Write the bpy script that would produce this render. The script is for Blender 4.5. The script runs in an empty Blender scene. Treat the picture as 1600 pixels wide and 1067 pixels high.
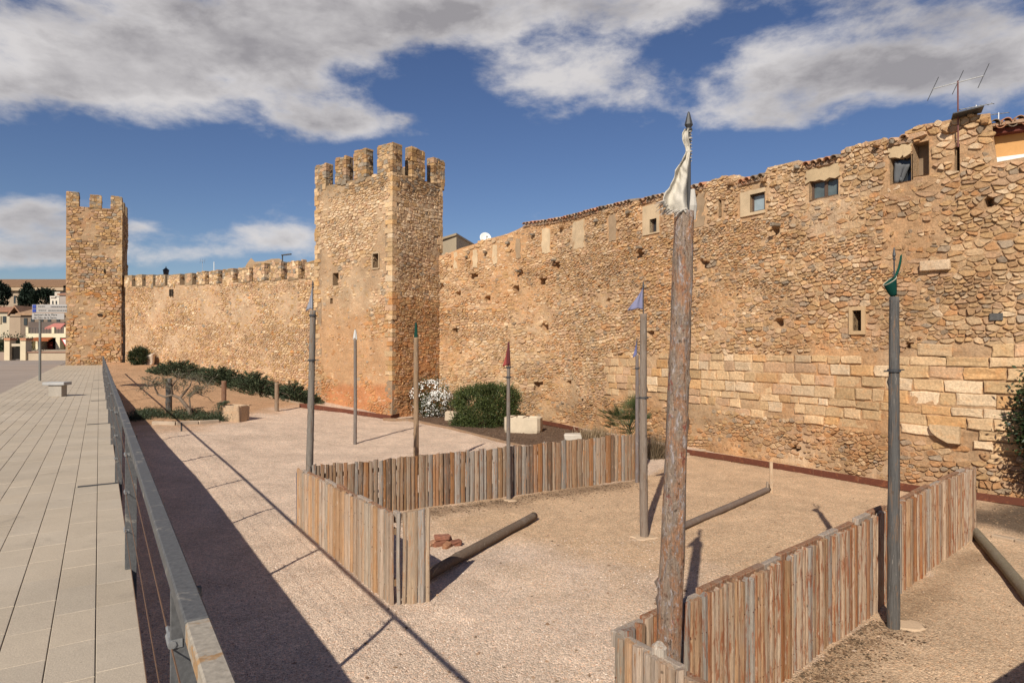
import bpy, math, random
import numpy as np
from mathutils import Vector, Matrix

# ------------------------------------------------------------------ camera, sky, sun, exposure
S = bpy.context.scene
COL = S.collection
R = random.Random(7)
NR = np.random.default_rng(7)
CAMZ = 3.6
cam_d = bpy.data.cameras.new('camera'); cam_d.lens = 22.5; cam_d.sensor_width = 36.0
cam_d.clip_start = 0.05; cam_d.clip_end = 6000
cam = bpy.data.objects.new('camera', cam_d); COL.objects.link(cam)
cam.location = (0, 0, CAMZ)
cam.rotation_euler = (math.radians(90.372), 0, 0)
S.camera = cam
S.view_settings.view_transform = 'Standard'; S.view_settings.look = 'None'
S.view_settings.gamma = 1.0; S.view_settings.use_curve_mapping = False
S.view_settings.exposure = 0.28

SUN_EL = 36.0
LDIR = Vector((0.292, 0.956, -math.tan(math.radians(SUN_EL)))).normalized()
sun_d = bpy.data.lights.new('sun', 'SUN'); sun_d.energy = 4.4; sun_d.angle = math.radians(0.5)
sun_d.color = (1.0, 0.93, 0.82)
sun = bpy.data.objects.new('sun', sun_d); COL.objects.link(sun)
sun.rotation_euler = LDIR.to_track_quat('-Z', 'Y').to_euler(); sun.location = (-20, -60, 60)

W_ = bpy.data.worlds.new('World'); S.world = W_; W_.use_nodes = True
wt = W_.node_tree; wt.nodes.clear()
def wn(t, **k):
    n = wt.nodes.new(t)
    for a, b in k.items(): setattr(n, a, b)
    return n
def wl(a, b): wt.links.new(a, b)
def wmath(op, a, b=None, c=None, clamp=False):
    n = wn('ShaderNodeMath', operation=op); n.use_clamp = clamp
    for i, x in enumerate((a, b, c)):
        if x is None: continue
        if isinstance(x, (int, float)): n.inputs[i].default_value = x
        else: wl(x, n.inputs[i])
    return n.outputs[0]
sky = wn('ShaderNodeTexSky', sky_type='NISHITA'); sky.sun_disc = False
sky.sun_elevation = math.radians(SUN_EL); sky.sun_rotation = math.radians(197)
sky.air_density = 1.0; sky.dust_density = 0.3; sky.ozone_density = 3.0; sky.altitude = 400
tc = wn('ShaderNodeTexCoord'); sx = wn('ShaderNodeSeparateXYZ'); wl(tc.outputs['Generated'], sx.inputs[0])
HZ = 0.16
zc = wmath('ADD', wmath('MAXIMUM', sx.outputs[2], 0.0), HZ)
cpx = wmath('DIVIDE', sx.outputs[0], zc); cpy = wmath('DIVIDE', sx.outputs[1], zc)
cmb = wn('ShaderNodeCombineXYZ'); wl(sx.outputs[0], cmb.inputs[0]); wl(sx.outputs[1], cmb.inputs[1]); wl(wmath('MULTIPLY', sx.outputs[2], 2.1), cmb.inputs[2])
def wnoise(scale, detail, rough, off, dist=0.0):
    mp = wn('ShaderNodeMapping'); mp.inputs['Location'].default_value = off; wl(cmb.outputs[0], mp.inputs[0])
    n = wn('ShaderNodeTexNoise'); n.inputs['Scale'].default_value = scale; n.inputs['Detail'].default_value = detail
    n.inputs['Roughness'].default_value = rough; n.inputs['Distortion'].default_value = dist; wl(mp.outputs[0], n.inputs['Vector'])
    return n.outputs[0]
nA = wnoise(4.2, 8, 0.58, (3.1, 1.7, 0.4), 0.2)
nA2 = wnoise(4.2, 5, 0.58, (3.1, 1.7, 0.52), 0.2)
nB = wnoise(13.0, 7, 0.62, (9.3, 4.2, 0.0), 0.2)
dens = wmath('ADD', wmath('MULTIPLY', nA, 1.55), wmath('MULTIPLY_ADD', nB, 0.85, -0.36))
# cloud masses on the cloud layer: direction (through photo position), size across / along, strength
CLOUDS = [(140, 70, 330, 95, .46), (430, 60, 230, 85, .42), (700, 25, 300, 60, .40), (70, 140, 190, 40, .34), (330, 125, 150, 40, .22), (950, 10, 220, 40, .30),
          (890, 125, 140, 56, .42), (1005, 150, 60, 28, .20), (1330, 110, 200, 66, .62), (1540, 110, 190, 80, .52), (1190, 185, 130, 28, .46), (1480, 15, 230, 40, .34),
          (560, 195, 170, 46, .86), (430, 370, 80, 18, .42), (50, 330, 150, 36, .50), (60, 392, 180, 36, .50), (215, 355, 40, 12, .32), (1150, 265, 32, 16, .34), (330, 395, 150, 14, .24), (660, 240, 60, 20, .2),
          (300, 265, 400, 64, -.40), (850, 265, 280, 60, -.40), (640, 150, 100, 34, -.28), (1090, 70, 60, 60, -.30), (1190, 45, 90, 45, -.26), (200, 215, 250, 22, -.2), (1150, 300, 260, 50, -.25), (350, 440, 300, 40, -.1)]
for px, py, rx_, ry_, amp in CLOUDS:
    w_ = (540 - py) / 1000; K_ = 1 / (w_ + HZ * math.sqrt(1 + w_ * w_ + ((px - 800) / 1000) ** 2)); ru, rv = K_ * rx_ / 1000, K_ * K_ * ry_ / 1000
    d = Vector(((px - 800) / 1000, 1.0, (540 - py) / 1000)).normalized()
    cx, cy = d.x / (d.z + HZ), d.y / (d.z + HZ)
    ex = wmath('MULTIPLY', wmath('SUBTRACT', cpx, cx), 1 / ru); ey = wmath('MULTIPLY', wmath('SUBTRACT', cpy, cy), 1 / rv)
    r2 = wmath('ADD', wmath('MULTIPLY', ex, ex), wmath('MULTIPLY', ey, ey))
    g = wmath('EXPONENT', wmath('MULTIPLY', r2, -1.0))
    dens = wmath('MULTIPLY_ADD', g, amp, dens)
def wsmooth(x, a, b):
    n = wn('ShaderNodeMapRange', interpolation_type='SMOOTHSTEP'); wl(x, n.inputs[0])
    n.inputs[1].default_value = a; n.inputs[2].default_value = b
    return n.outputs[0]
cover = wsmooth(dens, 0.86, 1.36)
thick = wmath('MULTIPLY', wsmooth(dens, 1.10, 1.68), 0.88)
nC = wnoise(6.5, 7, 0.6, (1.3, 8.1, 0.0), 0.3)
shade = wmath('ADD', wmath('MULTIPLY_ADD', wmath('SUBTRACT', nA2, nA), 2.6, thick), wmath('MULTIPLY', wmath('SUBTRACT', nC, 0.5), 1.5), clamp=True)
mixc = wn('ShaderNodeMix', data_type='RGBA'); wl(shade, mixc.inputs['Factor'])
mixc.inputs[6].default_value = (6.9, 6.6, 6.5, 1); mixc.inputs[7].default_value = (3.3, 3.12, 3.2, 1)
hs = wn('ShaderNodeHueSaturation'); hs.inputs['Hue'].default_value = 0.512; hs.inputs['Saturation'].default_value = 1.10; hs.inputs['Value'].default_value = 0.72
wl(sky.outputs[0], hs.inputs['Color'])
mixs = wn('ShaderNodeMix', data_type='RGBA'); wl(wmath('MULTIPLY', cover, 0.93), mixs.inputs['Factor'])
wl(hs.outputs[0], mixs.inputs[6]); wl(mixc.outputs[2], mixs.inputs[7])
bg = wn('ShaderNodeBackground'); bg.inputs[1].default_value = 0.085; wl(mixs.outputs[2], bg.inputs[0])
wo = wn('ShaderNodeOutputWorld'); wl(bg.outputs[0], wo.inputs[0])

# ------------------------------------------------------------------ helpers
TH = math.atan(0.645); SN, CS = math.sin(TH), math.cos(TH)      # the promenade runs off to the left at this angle
def TA(t, a, z=0.0): return Vector((-t * SN + a * CS, t * CS + a * SN, z))
def Wp(px, py, Z): return Vector(((px - 800) / 1000 * Z, Z, CAMZ - (py - 540) / 1000 * Z))
ZS = [(-1e4, 0), (15, 0), (19, .08), (22, .4), (26, .62), (31, .85), (36, 1.3), (43, 1.8), (52, 2.0), (63, 2.15), (1e4, 2.15)]
def zg(x, y):
    t = -x * SN + y * CS; a = x * CS + y * SN
    s = t - np.maximum(a - 2, 0)
    return np.interp(s, [p[0] for p in ZS], [p[1] for p in ZS])
def GH(px, py):
    dx, dz = (px - 800) / 1000, -(py - 540) / 1000
    Z = 3.0
    while Z < 200:
        if CAMZ + dz * Z <= zg(dx * Z, Z): break
        Z += 0.02
    return Vector((dx * Z, Z, float(zg(dx * Z, Z))))
def lerp(a, b, t): return a + (b - a) * t
def _h(ix, iy, s):
    n = (ix.astype(np.int64) * 374761393 + iy.astype(np.int64) * 668265263 + s * 1274126177) & 0x7fffffff
    n = ((n ^ (n >> 13)) * 1274126177) & 0x7fffffff
    return ((n ^ (n >> 16)) & 0xffff) / 65535.0
def vn(x, y, s=0):
    x = np.asarray(x, float); y = np.asarray(y, float)
    ix, iy = np.floor(x), np.floor(y); fx, fy = x - ix, y - iy
    fx = fx * fx * (3 - 2 * fx); fy = fy * fy * (3 - 2 * fy)
    a, b, c, d = _h(ix, iy, s), _h(ix + 1, iy, s), _h(ix, iy + 1, s), _h(ix + 1, iy + 1, s)
    return (a * (1 - fx) + b * fx) * (1 - fy) + (c * (1 - fx) + d * fx) * fy
def fbm(x, y, s=0, o=4):
    r = 0; w = 0.5; tot = 0; x = np.asarray(x, float); y = np.asarray(y, float)
    for i in range(o):
        r = r + w * vn(x, y, s + i * 17); tot += w; w *= .5; x = x * 2.03; y = y * 2.03
    return r / tot

def link(o, parent=None, origin=None):
    COL.objects.link(o)
    if parent is not None:
        o.parent = parent
    return o
WL = {}
def tag(o, label=None, cat=None, group=None, kind=None):
    for k, v in (('label', label), ('category', cat), ('group', group), ('kind', kind)):
        if v: o[k] = v
    return o
def thing(name, label, cat, loc, group=None):
    o = bpy.data.objects.new(name, None); o.empty_display_size = .2; COL.objects.link(o)
    o.location = loc; WL[o] = Vector(loc)
    return tag(o, label, cat, group)
def mkobj(name, verts, faces, mat, parent=None, tone=None, smooth=False, origin=None):
    V = np.asarray(verts, float).reshape(-1, 3)
    if origin is None: origin = V.mean(0)
    origin = Vector(origin)
    me = bpy.data.meshes.new(name)
    me.from_pydata((V - np.array(origin)).tolist(), [], faces if isinstance(faces, list) else faces.tolist())
    me.materials.append(mat)
    if tone is not None:
        T = np.asarray(tone, float)
        if T.ndim == 1: T = np.tile(T[:3], (len(V), 1))
        a = me.attributes.new('tone', 'FLOAT_COLOR', 'POINT')
        a.data.foreach_set('color', np.concatenate([T, np.ones((len(V), 1))], 1).astype(np.float32).ravel())
    if smooth: me.shade_smooth()
    o = bpy.data.objects.new(name, me); COL.objects.link(o)
    WL[o] = origin
    if parent is not None:
        o.parent = parent; o.location = origin - WL[parent]
    else: o.location = origin
    return o
class MB:
    def __init__(s): s.v = []; s.f = []; s.t = []
    def add(s, vs, fs, tone=(.5, .5, .5)):
        b = len(s.v); s.v.extend([tuple(x) for x in vs]); s.f.extend([tuple(i + b for i in f) for f in fs])
        if len(vs) and hasattr(tone[0], '__len__'): s.t.extend([tuple(x) for x in tone])
        else: s.t.extend([tuple(tone)] * len(vs))
        return s
    def box(s, c, sx, sy, sz, tone=(.5, .5, .5), ux=None, uy=None, uz=None, jit=0.0, bev=0.0):
        ux = Vector(ux or (1, 0, 0)).normalized(); uz = Vector(uz or (0, 0, 1)).normalized(); uy = Vector(uy).normalized() if uy else uz.cross(ux).normalized()
        c = Vector(c); hx, hy, hz = sx / 2, sy / 2, sz / 2
        P = []
        def j(): return R.uniform(-jit, jit)
        if bev <= 0:
            for a in (-1, 1):
                for b in (-1, 1):
                    for d in (-1, 1): P.append(c + ux * (a * hx + j()) + uy * (b * hy + j()) + uz * (d * hz + j()))
            F = [(0, 1, 3, 2), (4, 6, 7, 5), (0, 4, 5, 1), (2, 3, 7, 6), (0, 2, 6, 4), (1, 5, 7, 3)]
            return s.add(P, F, tone)
        idx = {}
        for a in (-1, 1):
            for b in (-1, 1):
                for d in (-1, 1):
                    jx, jy, jz = j(), j(), j()
                    for k in range(3):
                        m = [bev, bev, bev]; m[k] = 0
                        idx[(a, b, d, k)] = len(P)
                        P.append(c + ux * (a * (hx - m[0]) + jx) + uy * (b * (hy - m[1]) + jy) + uz * (d * (hz - m[2]) + jz))
        F = []
        for a in (-1, 1):
            q = [idx[(a, b, d, 0)] for b, d in ((-1, -1), (1, -1), (1, 1), (-1, 1))]; F.append(tuple(q if a > 0 else q[::-1]))
            q = [idx[(b, a, d, 1)] for b, d in ((-1, -1), (1, -1), (1, 1), (-1, 1))]; F.append(tuple(q[::-1] if a > 0 else q))
            q = [idx[(b, d, a, 2)] for b, d in ((-1, -1), (1, -1), (1, 1), (-1, 1))]; F.append(tuple(q if a > 0 else q[::-1]))
        for a in (-1, 1):
            for b in (-1, 1):
                for k, l in ((0, 1), (1, 2), (0, 2)):
                    def key(p, q, d, kk):
                        r = [0, 0, 0]; r[k] = p; r[l] = q; r[3 - k - l] = d; return idx[(r[0], r[1], r[2], kk)]
                    F.append((key(a, b, -1, k), key(a, b, 1, k), key(a, b, 1, l), key(a, b, -1, l)))
                for d in (-1, 1): F.append((idx[(a, b, d, 0)], idx[(a, b, d, 1)], idx[(a, b, d, 2)]))
        return s.add(P, F, tone)
    def tube(s, pts, rad, seg=8, tone=(.5, .5, .5), cap=True, jit=0.0):
        pts = [Vector(p) for p in pts]; n = len(pts)
        if not hasattr(rad, '__len__'): rad = [rad] * n
        P = []; F = []; prev = None
        for i, p in enumerate(pts):
            d = (pts[min(i + 1, n - 1)] - pts[max(i - 1, 0)]).normalized()
            if prev is None:
                x = d.orthogonal().normalized() if abs(d.z) < .9 else (Vector((1, 0, 0)) - d * d.x).normalized()
            else: x = (prev - d * prev.dot(d)).normalized()
            prev = x; y = d.cross(x)
            for k in range(seg):
                a = 2 * math.pi * k / seg; r = rad[i] * (1 + R.uniform(-jit, jit))
                P.append(p + x * (math.cos(a) * r) + y * (math.sin(a) * r))
        for i in range(n - 1):
            for k in range(seg):
                k2 = (k + 1) % seg; F.append((i * seg + k, i * seg + k2, (i + 1) * seg + k2, (i + 1) * seg + k))
        if cap: F.append(tuple(range(seg))[::-1]); F.append(tuple(range((n - 1) * seg, n * seg)))
        return s.add(P, F, tone)
    def lathe(s, c, prof, seg=12, tone=(.5, .5, .5), axis=None):
        c = Vector(c); q = Vector(axis or (0, 0, 1)).to_track_quat('Z', 'Y')
        P = []; F = []; n = len(prof)
        for r, z in prof:
            for k in range(seg):
                a = 2 * math.pi * k / seg; P.append(c + q @ Vector((math.cos(a) * r, math.sin(a) * r, z)))
        for i in range(n - 1):
            for k in range(seg):
                k2 = (k + 1) % seg; F.append((i * seg + k, i * seg + k2, (i + 1) * seg + k2, (i + 1) * seg + k))
        F.append(tuple(range(seg))[::-1]); F.append(tuple(range((n - 1) * seg, n * seg)))
        return s.add(P, F, tone)
    def build(s, name, mat, parent=None, smooth=False, origin=None):
        return mkobj(name, s.v, s.f, mat, parent, s.t, smooth, origin)

# ------------------------------------------------------------------ materials
class NT:
    def __init__(s, name):
        s.m = bpy.data.materials.new(name); s.m.use_nodes = True; s.t = s.m.node_tree; s.t.nodes.clear()
        s.out = s.t.nodes.new('ShaderNodeOutputMaterial')
    def n(s, typ, props=None, **inp):
        n = s.t.nodes.new(typ)
        for k, v in (props or {}).items(): setattr(n, k, v)
        for k, v in inp.items():
            k2 = int(k[1:]) if k[0] == 'i' and k[1:].isdigit() else k.replace('_', ' ')
            s.set(n.inputs[k2], v)
        return n
    def set(s, sock, v):
        if isinstance(v, bpy.types.NodeSocket): s.t.links.new(v, sock)
        else: sock.default_value = v
    def math(s, op, a, b=0.0, c=0.0, clamp=False):
        n = s.n('ShaderNodeMath', {'operation': op, 'use_clamp': clamp}, i0=a, i1=b, i2=c); return n.outputs[0]
    def noise(s, vec, scale, detail=4, rough=.55, dist=0.0):
        return s.n('ShaderNodeTexNoise', None, Vector=vec, Scale=scale, Detail=detail, Roughness=rough, Distortion=dist).outputs[0]
    def rng(s, x, a, b, c=0.0, d=1.0, smooth=True):
        n = s.n('ShaderNodeMapRange', {'interpolation_type': 'SMOOTHSTEP' if smooth else 'LINEAR'}, i0=x, i1=a, i2=b, i3=c, i4=d); return n.outputs[0]
    def mix(s, f, a, b, blend='MIX'):
        n = s.n('ShaderNodeMix', {'data_type': 'RGBA', 'blend_type': blend}, i0=f, i6=a, i7=b); return n.outputs[2]
    def pos(s, sc=(1, 1, 1)):
        g = s.n('ShaderNodeNewGeometry')
        if tuple(sc) == (1, 1, 1): return g.outputs['Position']
        return s.n('ShaderNodeVectorMath', {'operation': 'MULTIPLY'}, i0=g.outputs['Position'], i1=sc).outputs[0]
    def tone(s): return s.n('ShaderNodeAttribute', {'attribute_name': 'tone'}).outputs['Color']
    def gray(s, x): return s.n('ShaderNodeCombineXYZ', None, i0=x, i1=x, i2=x).outputs[0]
    def done(s, col, rough=.85, spec=.25, bump=None, bstr=.5, bdist=.01, metal=0.0, transl=0.0):
        b = s.n('ShaderNodeBsdfPrincipled'); s.set(b.inputs['Base Color'], col); s.set(b.inputs['Roughness'], rough)
        s.set(b.inputs['Specular IOR Level'], spec); s.set(b.inputs['Metallic'], metal)
        if bump is not None:
            bn = s.n('ShaderNodeBump', None, Strength=bstr, Distance=bdist, Height=bump); s.t.links.new(bn.outputs[0], b.inputs['Normal'])
        if transl > 0:
            tr = s.n('ShaderNodeBsdfTranslucent'); s.set(tr.inputs[0], col)
            mx = s.n('ShaderNodeMixShader', None, i0=transl, i1=b.outputs[0], i2=tr.outputs[0]); s.t.links.new(mx.outputs[0], s.out.inputs[0])
        else: s.t.links.new(b.outputs[0], s.out.inputs[0])
        return s.m
def mat_tone(name, rough=.9, spec=.2, sc=(3.0, 22.0), var=(.22, .2), bump=.5, bdist=.012, metal=0.0, transl=0.0, bsc=38.0):
    N = NT(name); p = N.pos()
    a = N.rng(N.noise(p, sc[0], 4), .25, .75, 1 - var[0], 1 + var[0], False)
    b = N.rng(N.noise(p, sc[1], 3, .6), .25, .75, 1 - var[1], 1 + var[1], False)
    c = N.mix(1.0, N.tone(), N.gray(N.math('MULTIPLY', a, b)), 'MULTIPLY')
    bm = N.noise(p, bsc, 4, .65) if bump > 0 else None
    return N.done(c, rough, spec, bm, bump, bdist, metal, transl)
def mat_stone():
    N = NT('stone'); p = N.pos()
    a = N.rng(N.noise(p, .9, 5, .6), .25, .75, .80, 1.20, False)
    b = N.rng(N.noise(p, 20.0, 4, .65), .25, .75, .70, 1.30, False)
    c = N.mix(1.0, N.mix(1.0, N.tone(), (.97, .925, .865, 1), 'MULTIPLY'), N.gray(N.math('MULTIPLY', a, b)), 'MULTIPLY')
    hue = N.noise(p, 5.0, 3); c = N.mix(N.rng(hue, .5, .75, 0, .35), c, N.mix(1.0, c, (1.12, .80, .55, 1), 'MULTIPLY'))
    lich = N.noise(p, 9.0, 5, .7); c = N.mix(N.rng(lich, .62, .74, 0, .45), c, (.10, .085, .06, 1))
    bm = N.math('ADD', N.noise(p, 11.0, 5, .6), N.math('MULTIPLY', N.noise(p, 55.0, 3, .6), .35))
    return N.done(c, .95, .12, bm, .75, .03)
def mat_wood(name, streak, amt, pale=(.56, .47, .38, 1)):
    N = NT(name)
    fine = N.noise(N.pos((110, 110, 2.5)), 1.0, 5, .7); s1 = N.noise(N.pos((30, 30, 3.2)), 1.0, 5, .7, .4)
    c = N.mix(1.0, N.tone(), N.gray(N.rng(fine, .25, .75, .55, 1.38, False)), 'MULTIPLY')
    c = N.mix(N.rng(s1, .64 - amt, .70 - amt * .8, 0, .85), c, streak)
    s2 = N.noise(N.pos((24, 24, 4.5)), 1.0, 5, .75)
    c = N.mix(N.rng(s2, .58, .68, 0, .6), c, pale)
    s3 = N.noise(N.pos((40, 40, 1.2)), 1.0, 4, .6); c = N.mix(N.rng(s3, .60, .70, 0, .55), c, N.mix(1.0, c, (.42, .38, .36, 1), 'MULTIPLY'))
    gr = N.noise(N.pos((6, 6, 2)), 1.0, 4); c = N.mix(N.rng(gr, .52, .72, 0, .38), c, (.28, .235, .195, 1))
    kn = N.noise(N.pos((11, 11, 7)), 1.0, 2); c = N.mix(N.rng(kn, .70, .75, 0, .75), c, (.10, .07, .05, 1))
    bm = N.math('ADD', fine, N.math('MULTIPLY', N.noise(N.pos((34, 34, 5)), 1.0, 5, .7), 1.0))
    return N.done(c, .88, .15, bm, .9, .014)
def mat_post():
    N = NT('old_trunk_wood')
    n1 = N.noise(N.pos((9, 9, 2.6)), 1.0, 6, .7, .3); n2 = N.noise(N.pos((17, 17, 6.5)), 1.0, 7, .75, .7); n3 = N.noise(N.pos((60, 60, 2)), 1.0, 5, .7)
    n4 = N.noise(N.pos((70, 70, 22)), 1.0, 5, .75); n5 = N.noise(N.pos((11, 11, 3.4)), 1.3, 6, .7, .5)
    c = N.mix(N.rng(n1, .44, .58), (.38, .28, .205, 1), (.47, .245, .135, 1))
    c = N.mix(N.rng(n5, .56, .63, 0, .85), c, (.33, .265, .23, 1))
    c = N.mix(N.rng(n2, .55, .59, 0, .9), c, (.42, .34, .30, 1))
    n6 = N.noise(N.pos((34, 34, 17)), 1.0, 5, .75); c = N.mix(N.rng(n6, .57, .62, 0, .8), c, (.58, .50, .46, 1)); c = N.mix(N.rng(n6, .36, .41, .75, 0), c, (.20, .10, .065, 1))
    c = N.mix(N.rng(n2, .60, .63, 0, .9), c, (.62, .54, .51, 1))
    c = N.mix(N.rng(N.noise(N.pos((12, 12, 7)), 1.0, 5, .75), .59, .66, 0, .85), c, (.34, .10, .065, 1))
    c = N.mix(N.rng(N.noise(N.pos((13, 13, 8)), 1.7, 4), .62, .70, 0, .85), c, (.10, .07, .05, 1))
    c = N.mix(1.0, c, N.gray(N.rng(N.math('MULTIPLY', N.math('ADD', n3, n4), .5), .3, .7, .45, 1.45, False)), 'MULTIPLY')
    bm = N.math('ADD', N.math('MULTIPLY', n2, 1.8), N.math('ADD', n3, N.math('MULTIPLY', n4, .7)))
    return N.done(c, .9, .15, bm, 1.0, .03)
def mat_ground():
    N = NT('gravel_and_sand'); p = N.pos()
    v = N.n('ShaderNodeTexVoronoi', None, Vector=p, Scale=46.0); v2 = N.n('ShaderNodeTexVoronoi', None, Vector=p, Scale=95.0)
    sep = N.n('ShaderNodeSeparateColor', None, i0=v.outputs['Color']); sep2 = N.n('ShaderNodeSeparateColor', None, i0=v2.outputs['Color'])
    f = N.math('MULTIPLY', N.rng(sep.outputs[0], 0, 1, .74, 1.25, False), N.rng(sep2.outputs[0], 0, 1, .78, 1.22, False))
    big = N.math('MULTIPLY', N.rng(N.noise(p, .8, 6, .72), .3, .7, .80, 1.16, False), N.rng(N.noise(p, 3.6, 5, .7, .6), .3, .7, .90, 1.08, False))
    c = N.mix(1.0, N.tone(), N.gray(N.math('MULTIPLY', f, big)), 'MULTIPLY')
    c = N.mix(N.rng(sep.outputs[1], .8, .95, 0, .4), c, N.mix(1.0, c, (1.1, .78, .6, 1), 'MULTIPLY'))
    c = N.mix(N.rng(N.noise(p, 9.0, 6, .8), .60, .72, 0, .55), c, N.mix(1.0, c, (.45, .38, .33, 1), 'MULTIPLY'))
    h = N.math('ADD', N.math('MULTIPLY', v.outputs['Distance'], -1.2), N.math('MULTIPLY', v2.outputs['Distance'], -.6))
    h = N.math('ADD', h, N.math('MULTIPLY', N.noise(p, 5.0, 3, .5), 1.3))
    return N.done(c, .95, .1, h, .75, .014)
def mat_metal(name, base, wear, wear_amt, rough=.5):
    N = NT(name); p = N.pos()
    n = N.noise(N.pos((1, 1, 1)), 7.0, 6, .7, .4); f = N.noise(p, 70.0, 3)
    c = N.mix(N.rng(n, .72 - wear_amt, .80 - wear_amt, 0, .85), base, wear)
    c = N.mix(1.0, c, N.gray(N.rng(f, .3, .7, .8, 1.2, False)), 'MULTIPLY')
    return N.done(c, max(rough, .62), .22, N.math('ADD', n, f), .3, .004, .05)
def mat_plain(name, col, rough=.6, spec=.3, var=.12, sc=8.0, bump=.15, metal=0.0):
    N = NT(name); p = N.pos()
    a = N.rng(N.noise(p, sc, 5, .6), .25, .75, 1 - var, 1 + var, False)
    c = N.mix(1.0, (*col, 1), N.gray(a), 'MULTIPLY')
    return N.done(c, rough, spec, N.noise(p, 60.0, 3), bump, .006, metal)
def mat_plaster():
    N = NT('plaster'); p = N.pos()
    c = N.mix(1.0, N.tone(), N.gray(N.rng(N.noise(p, 2.2, 6, .65), .25, .75, .8, 1.2, False)), 'MULTIPLY')
    c = N.mix(N.rng(N.noise(N.pos((5, 5, .8)), 1.0, 5, .7), .58, .72, 0, .35), c, (.22, .16, .11, 1))
    return N.done(c, .95, .1, N.noise(p, 40.0, 4, .65), .35, .01)

M_STONE = mat_stone(); M_GROUND = mat_ground(); M_POST = mat_post(); M_PLAST = mat_plaster()
M_WPALE = mat_wood('weathered_pale_wood', (.40, .205, .10, 1), .09, (.60, .50, .40, 1))
M_WRUST = mat_wood('red_stained_wood', (.26, .088, .036, 1), .14, (.56, .44, .34, 1))
M_WBRN = mat_wood('brown_weathered_wood', (.27, .125, .06, 1), .12, (.40, .32, .25, 1))
M_WGREY = mat_wood('grey_weathered_pole', (.20, .13, .085, 1), .10, (.36, .315, .27, 1))
def mat_pave():
    N = NT('concrete_paver'); p = N.pos()
    c = N.mix(1.0, N.tone(), N.gray(N.math('MULTIPLY', N.rng(N.noise(p, .8, 6, .65), .25, .75, .86, 1.14, False), N.rng(N.noise(p, 120.0, 3, .7), .25, .75, .78, 1.22, False))), 'MULTIPLY')
    c = N.mix(N.rng(N.noise(p, 3.3, 6, .7, .5), .56, .74, 0, .35), c, (.20, .17, .14, 1))
    c = N.mix(N.rng(N.noise(p, 26.0, 3, .6), .70, .76, 0, .5), c, (.13, .11, .09, 1))
    return N.done(c, .95, .15, N.math('ADD', N.noise(p, 130.0, 3, .7), N.noise(p, 18.0, 4)), .4, .006)
M_PAVE = mat_pave()
M_CONC = mat_tone('cast_stone', .93, .15, (2.0, 40.0), (.16, .12), .4, .01)
M_RAIL = mat_metal('grey_painted_steel', (.105, .104, .103, 1), (.25, .225, .19, 1), .17)
M_RAILW = mat_metal('worn_grey_steel', (.34, .295, .235, 1), (.36, .20, .08, 1), .19, .7)
M_CORTEN = mat_metal('rusted_steel_sheet', (.125, .042, .024, 1), (.20, .072, .034, 1), .18, .8)
M_WIRE = mat_plain('rusty_wire', (.15, .085, .05), .6, .3)
M_IRON = mat_plain('dark_iron', (.05, .05, .052), .5, .4)
M_ALU = mat_plain('pale_aluminium', (.55, .55, .56), .4, .5, metal=.5)
M_LEAF = mat_tone('leaf', .55, .35, (2.0, 12.0), (.12, .12), 0, transl=.22)
M_NEEDLE = mat_tone('needle', .7, .2, (2.0, 12.0), (.15, .12), 0, transl=.12)
M_PETAL = mat_plain('white_petal', (.78, .77, .72), .7, .2, .05)
M_BARK = mat_tone('bark', .95, .1, (5.0, 30.0), (.25, .25), .8, .03)
M_TILE = mat_tone('clay_tile', .9, .15, (4.0, 25.0), (.25, .2), .4, .01)
M_PAINT = mat_tone('house_wall', .9, .15, (.6, 12.0), (.1, .06), .2, .006)
M_GLASSD = mat_plain('dark_window_glass', (.03, .035, .04), .08, .5, .05, bump=0.0)
M_GLASSL = mat_plain('pale_curtained_glass', (.30, .36, .38), .15, .5, .2, 3.0, 0.0)
M_DARK = mat_plain('dark_interior', (.02, .017, .014), .9, .1)
M_CLOTH = mat_tone('cloth', .95, .05, (5.0, 90.0), (.08, .08), .2, .003, transl=.25)
M_MULCH = mat_tone('bark_mulch', .95, .1, (3.0, 40.0), (.3, .3), .5, .01)
M_ROAD = mat_tone('road_surface', .9, .2, (.35, 60.0), (.12, .16), .3, .006)
# ------------------------------------------------------------------ the setting: ground, promenade, road, hill
def in_poly(x, y, poly):
    ins = np.zeros(np.shape(x), bool); n = len(poly)
    for i in range(n):
        x0, y0 = poly[i][:2]; x1, y1 = poly[(i + 1) % n][:2]
        c = ((y0 > y) != (y1 > y)) & (x < (x1 - x0) * (y - y0) / (y1 - y0 + 1e-12) + x0)
        ins ^= c
    return ins
FA, FB, FC = Vector((-4.31, 12.95, 0)), Vector((-1.63, 8.89, 0)), Vector((-1.15, 9.02, 0))
FD = Vector((3.55, 17.45, 0)); FE = Vector((8.7, 12.1, 0)); FF = Vector((.84, 5.14, 0)); FG = Vector((1.75, 3.80, 0))
BED = [GH(612, 656), GH(640, 655), GH(700, 669), GH(760, 684), GH(800, 694), GH(880, 700), GH(960, 708), GH(1035, 712), GH(1068, 702), Vector((3.6, 26.4, 0)), Vector((1.2, 31.5, 0)), Vector((-3.0, 35.5, 0)), Vector((-4, 33.0, 0))]
ENC = [(-4.4, 12.9), (-1.6, 8.8), (.9, 5.1), (8.7, 12.1), (14, 16), (6.5, 22), (3.6, 17.5)]
al = [-600, -200, -80, -40, -20, -8, -3, -.5, .10, .24] + list(np.arange(.42, 21, .2)) + [22, 24, 28, 40, 80, 200, 600]
tl = [-600, -200, -80, -30, -12, -6] + list(np.arange(-4, 66, .2)) + [67, 70, 80, 110, 160, 250, 500, 1500, 4000]
A_, T_ = np.meshgrid(np.array(al), np.array(tl))
GX, GY = -T_ * SN + A_ * CS, T_ * CS + A_ * SN
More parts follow.
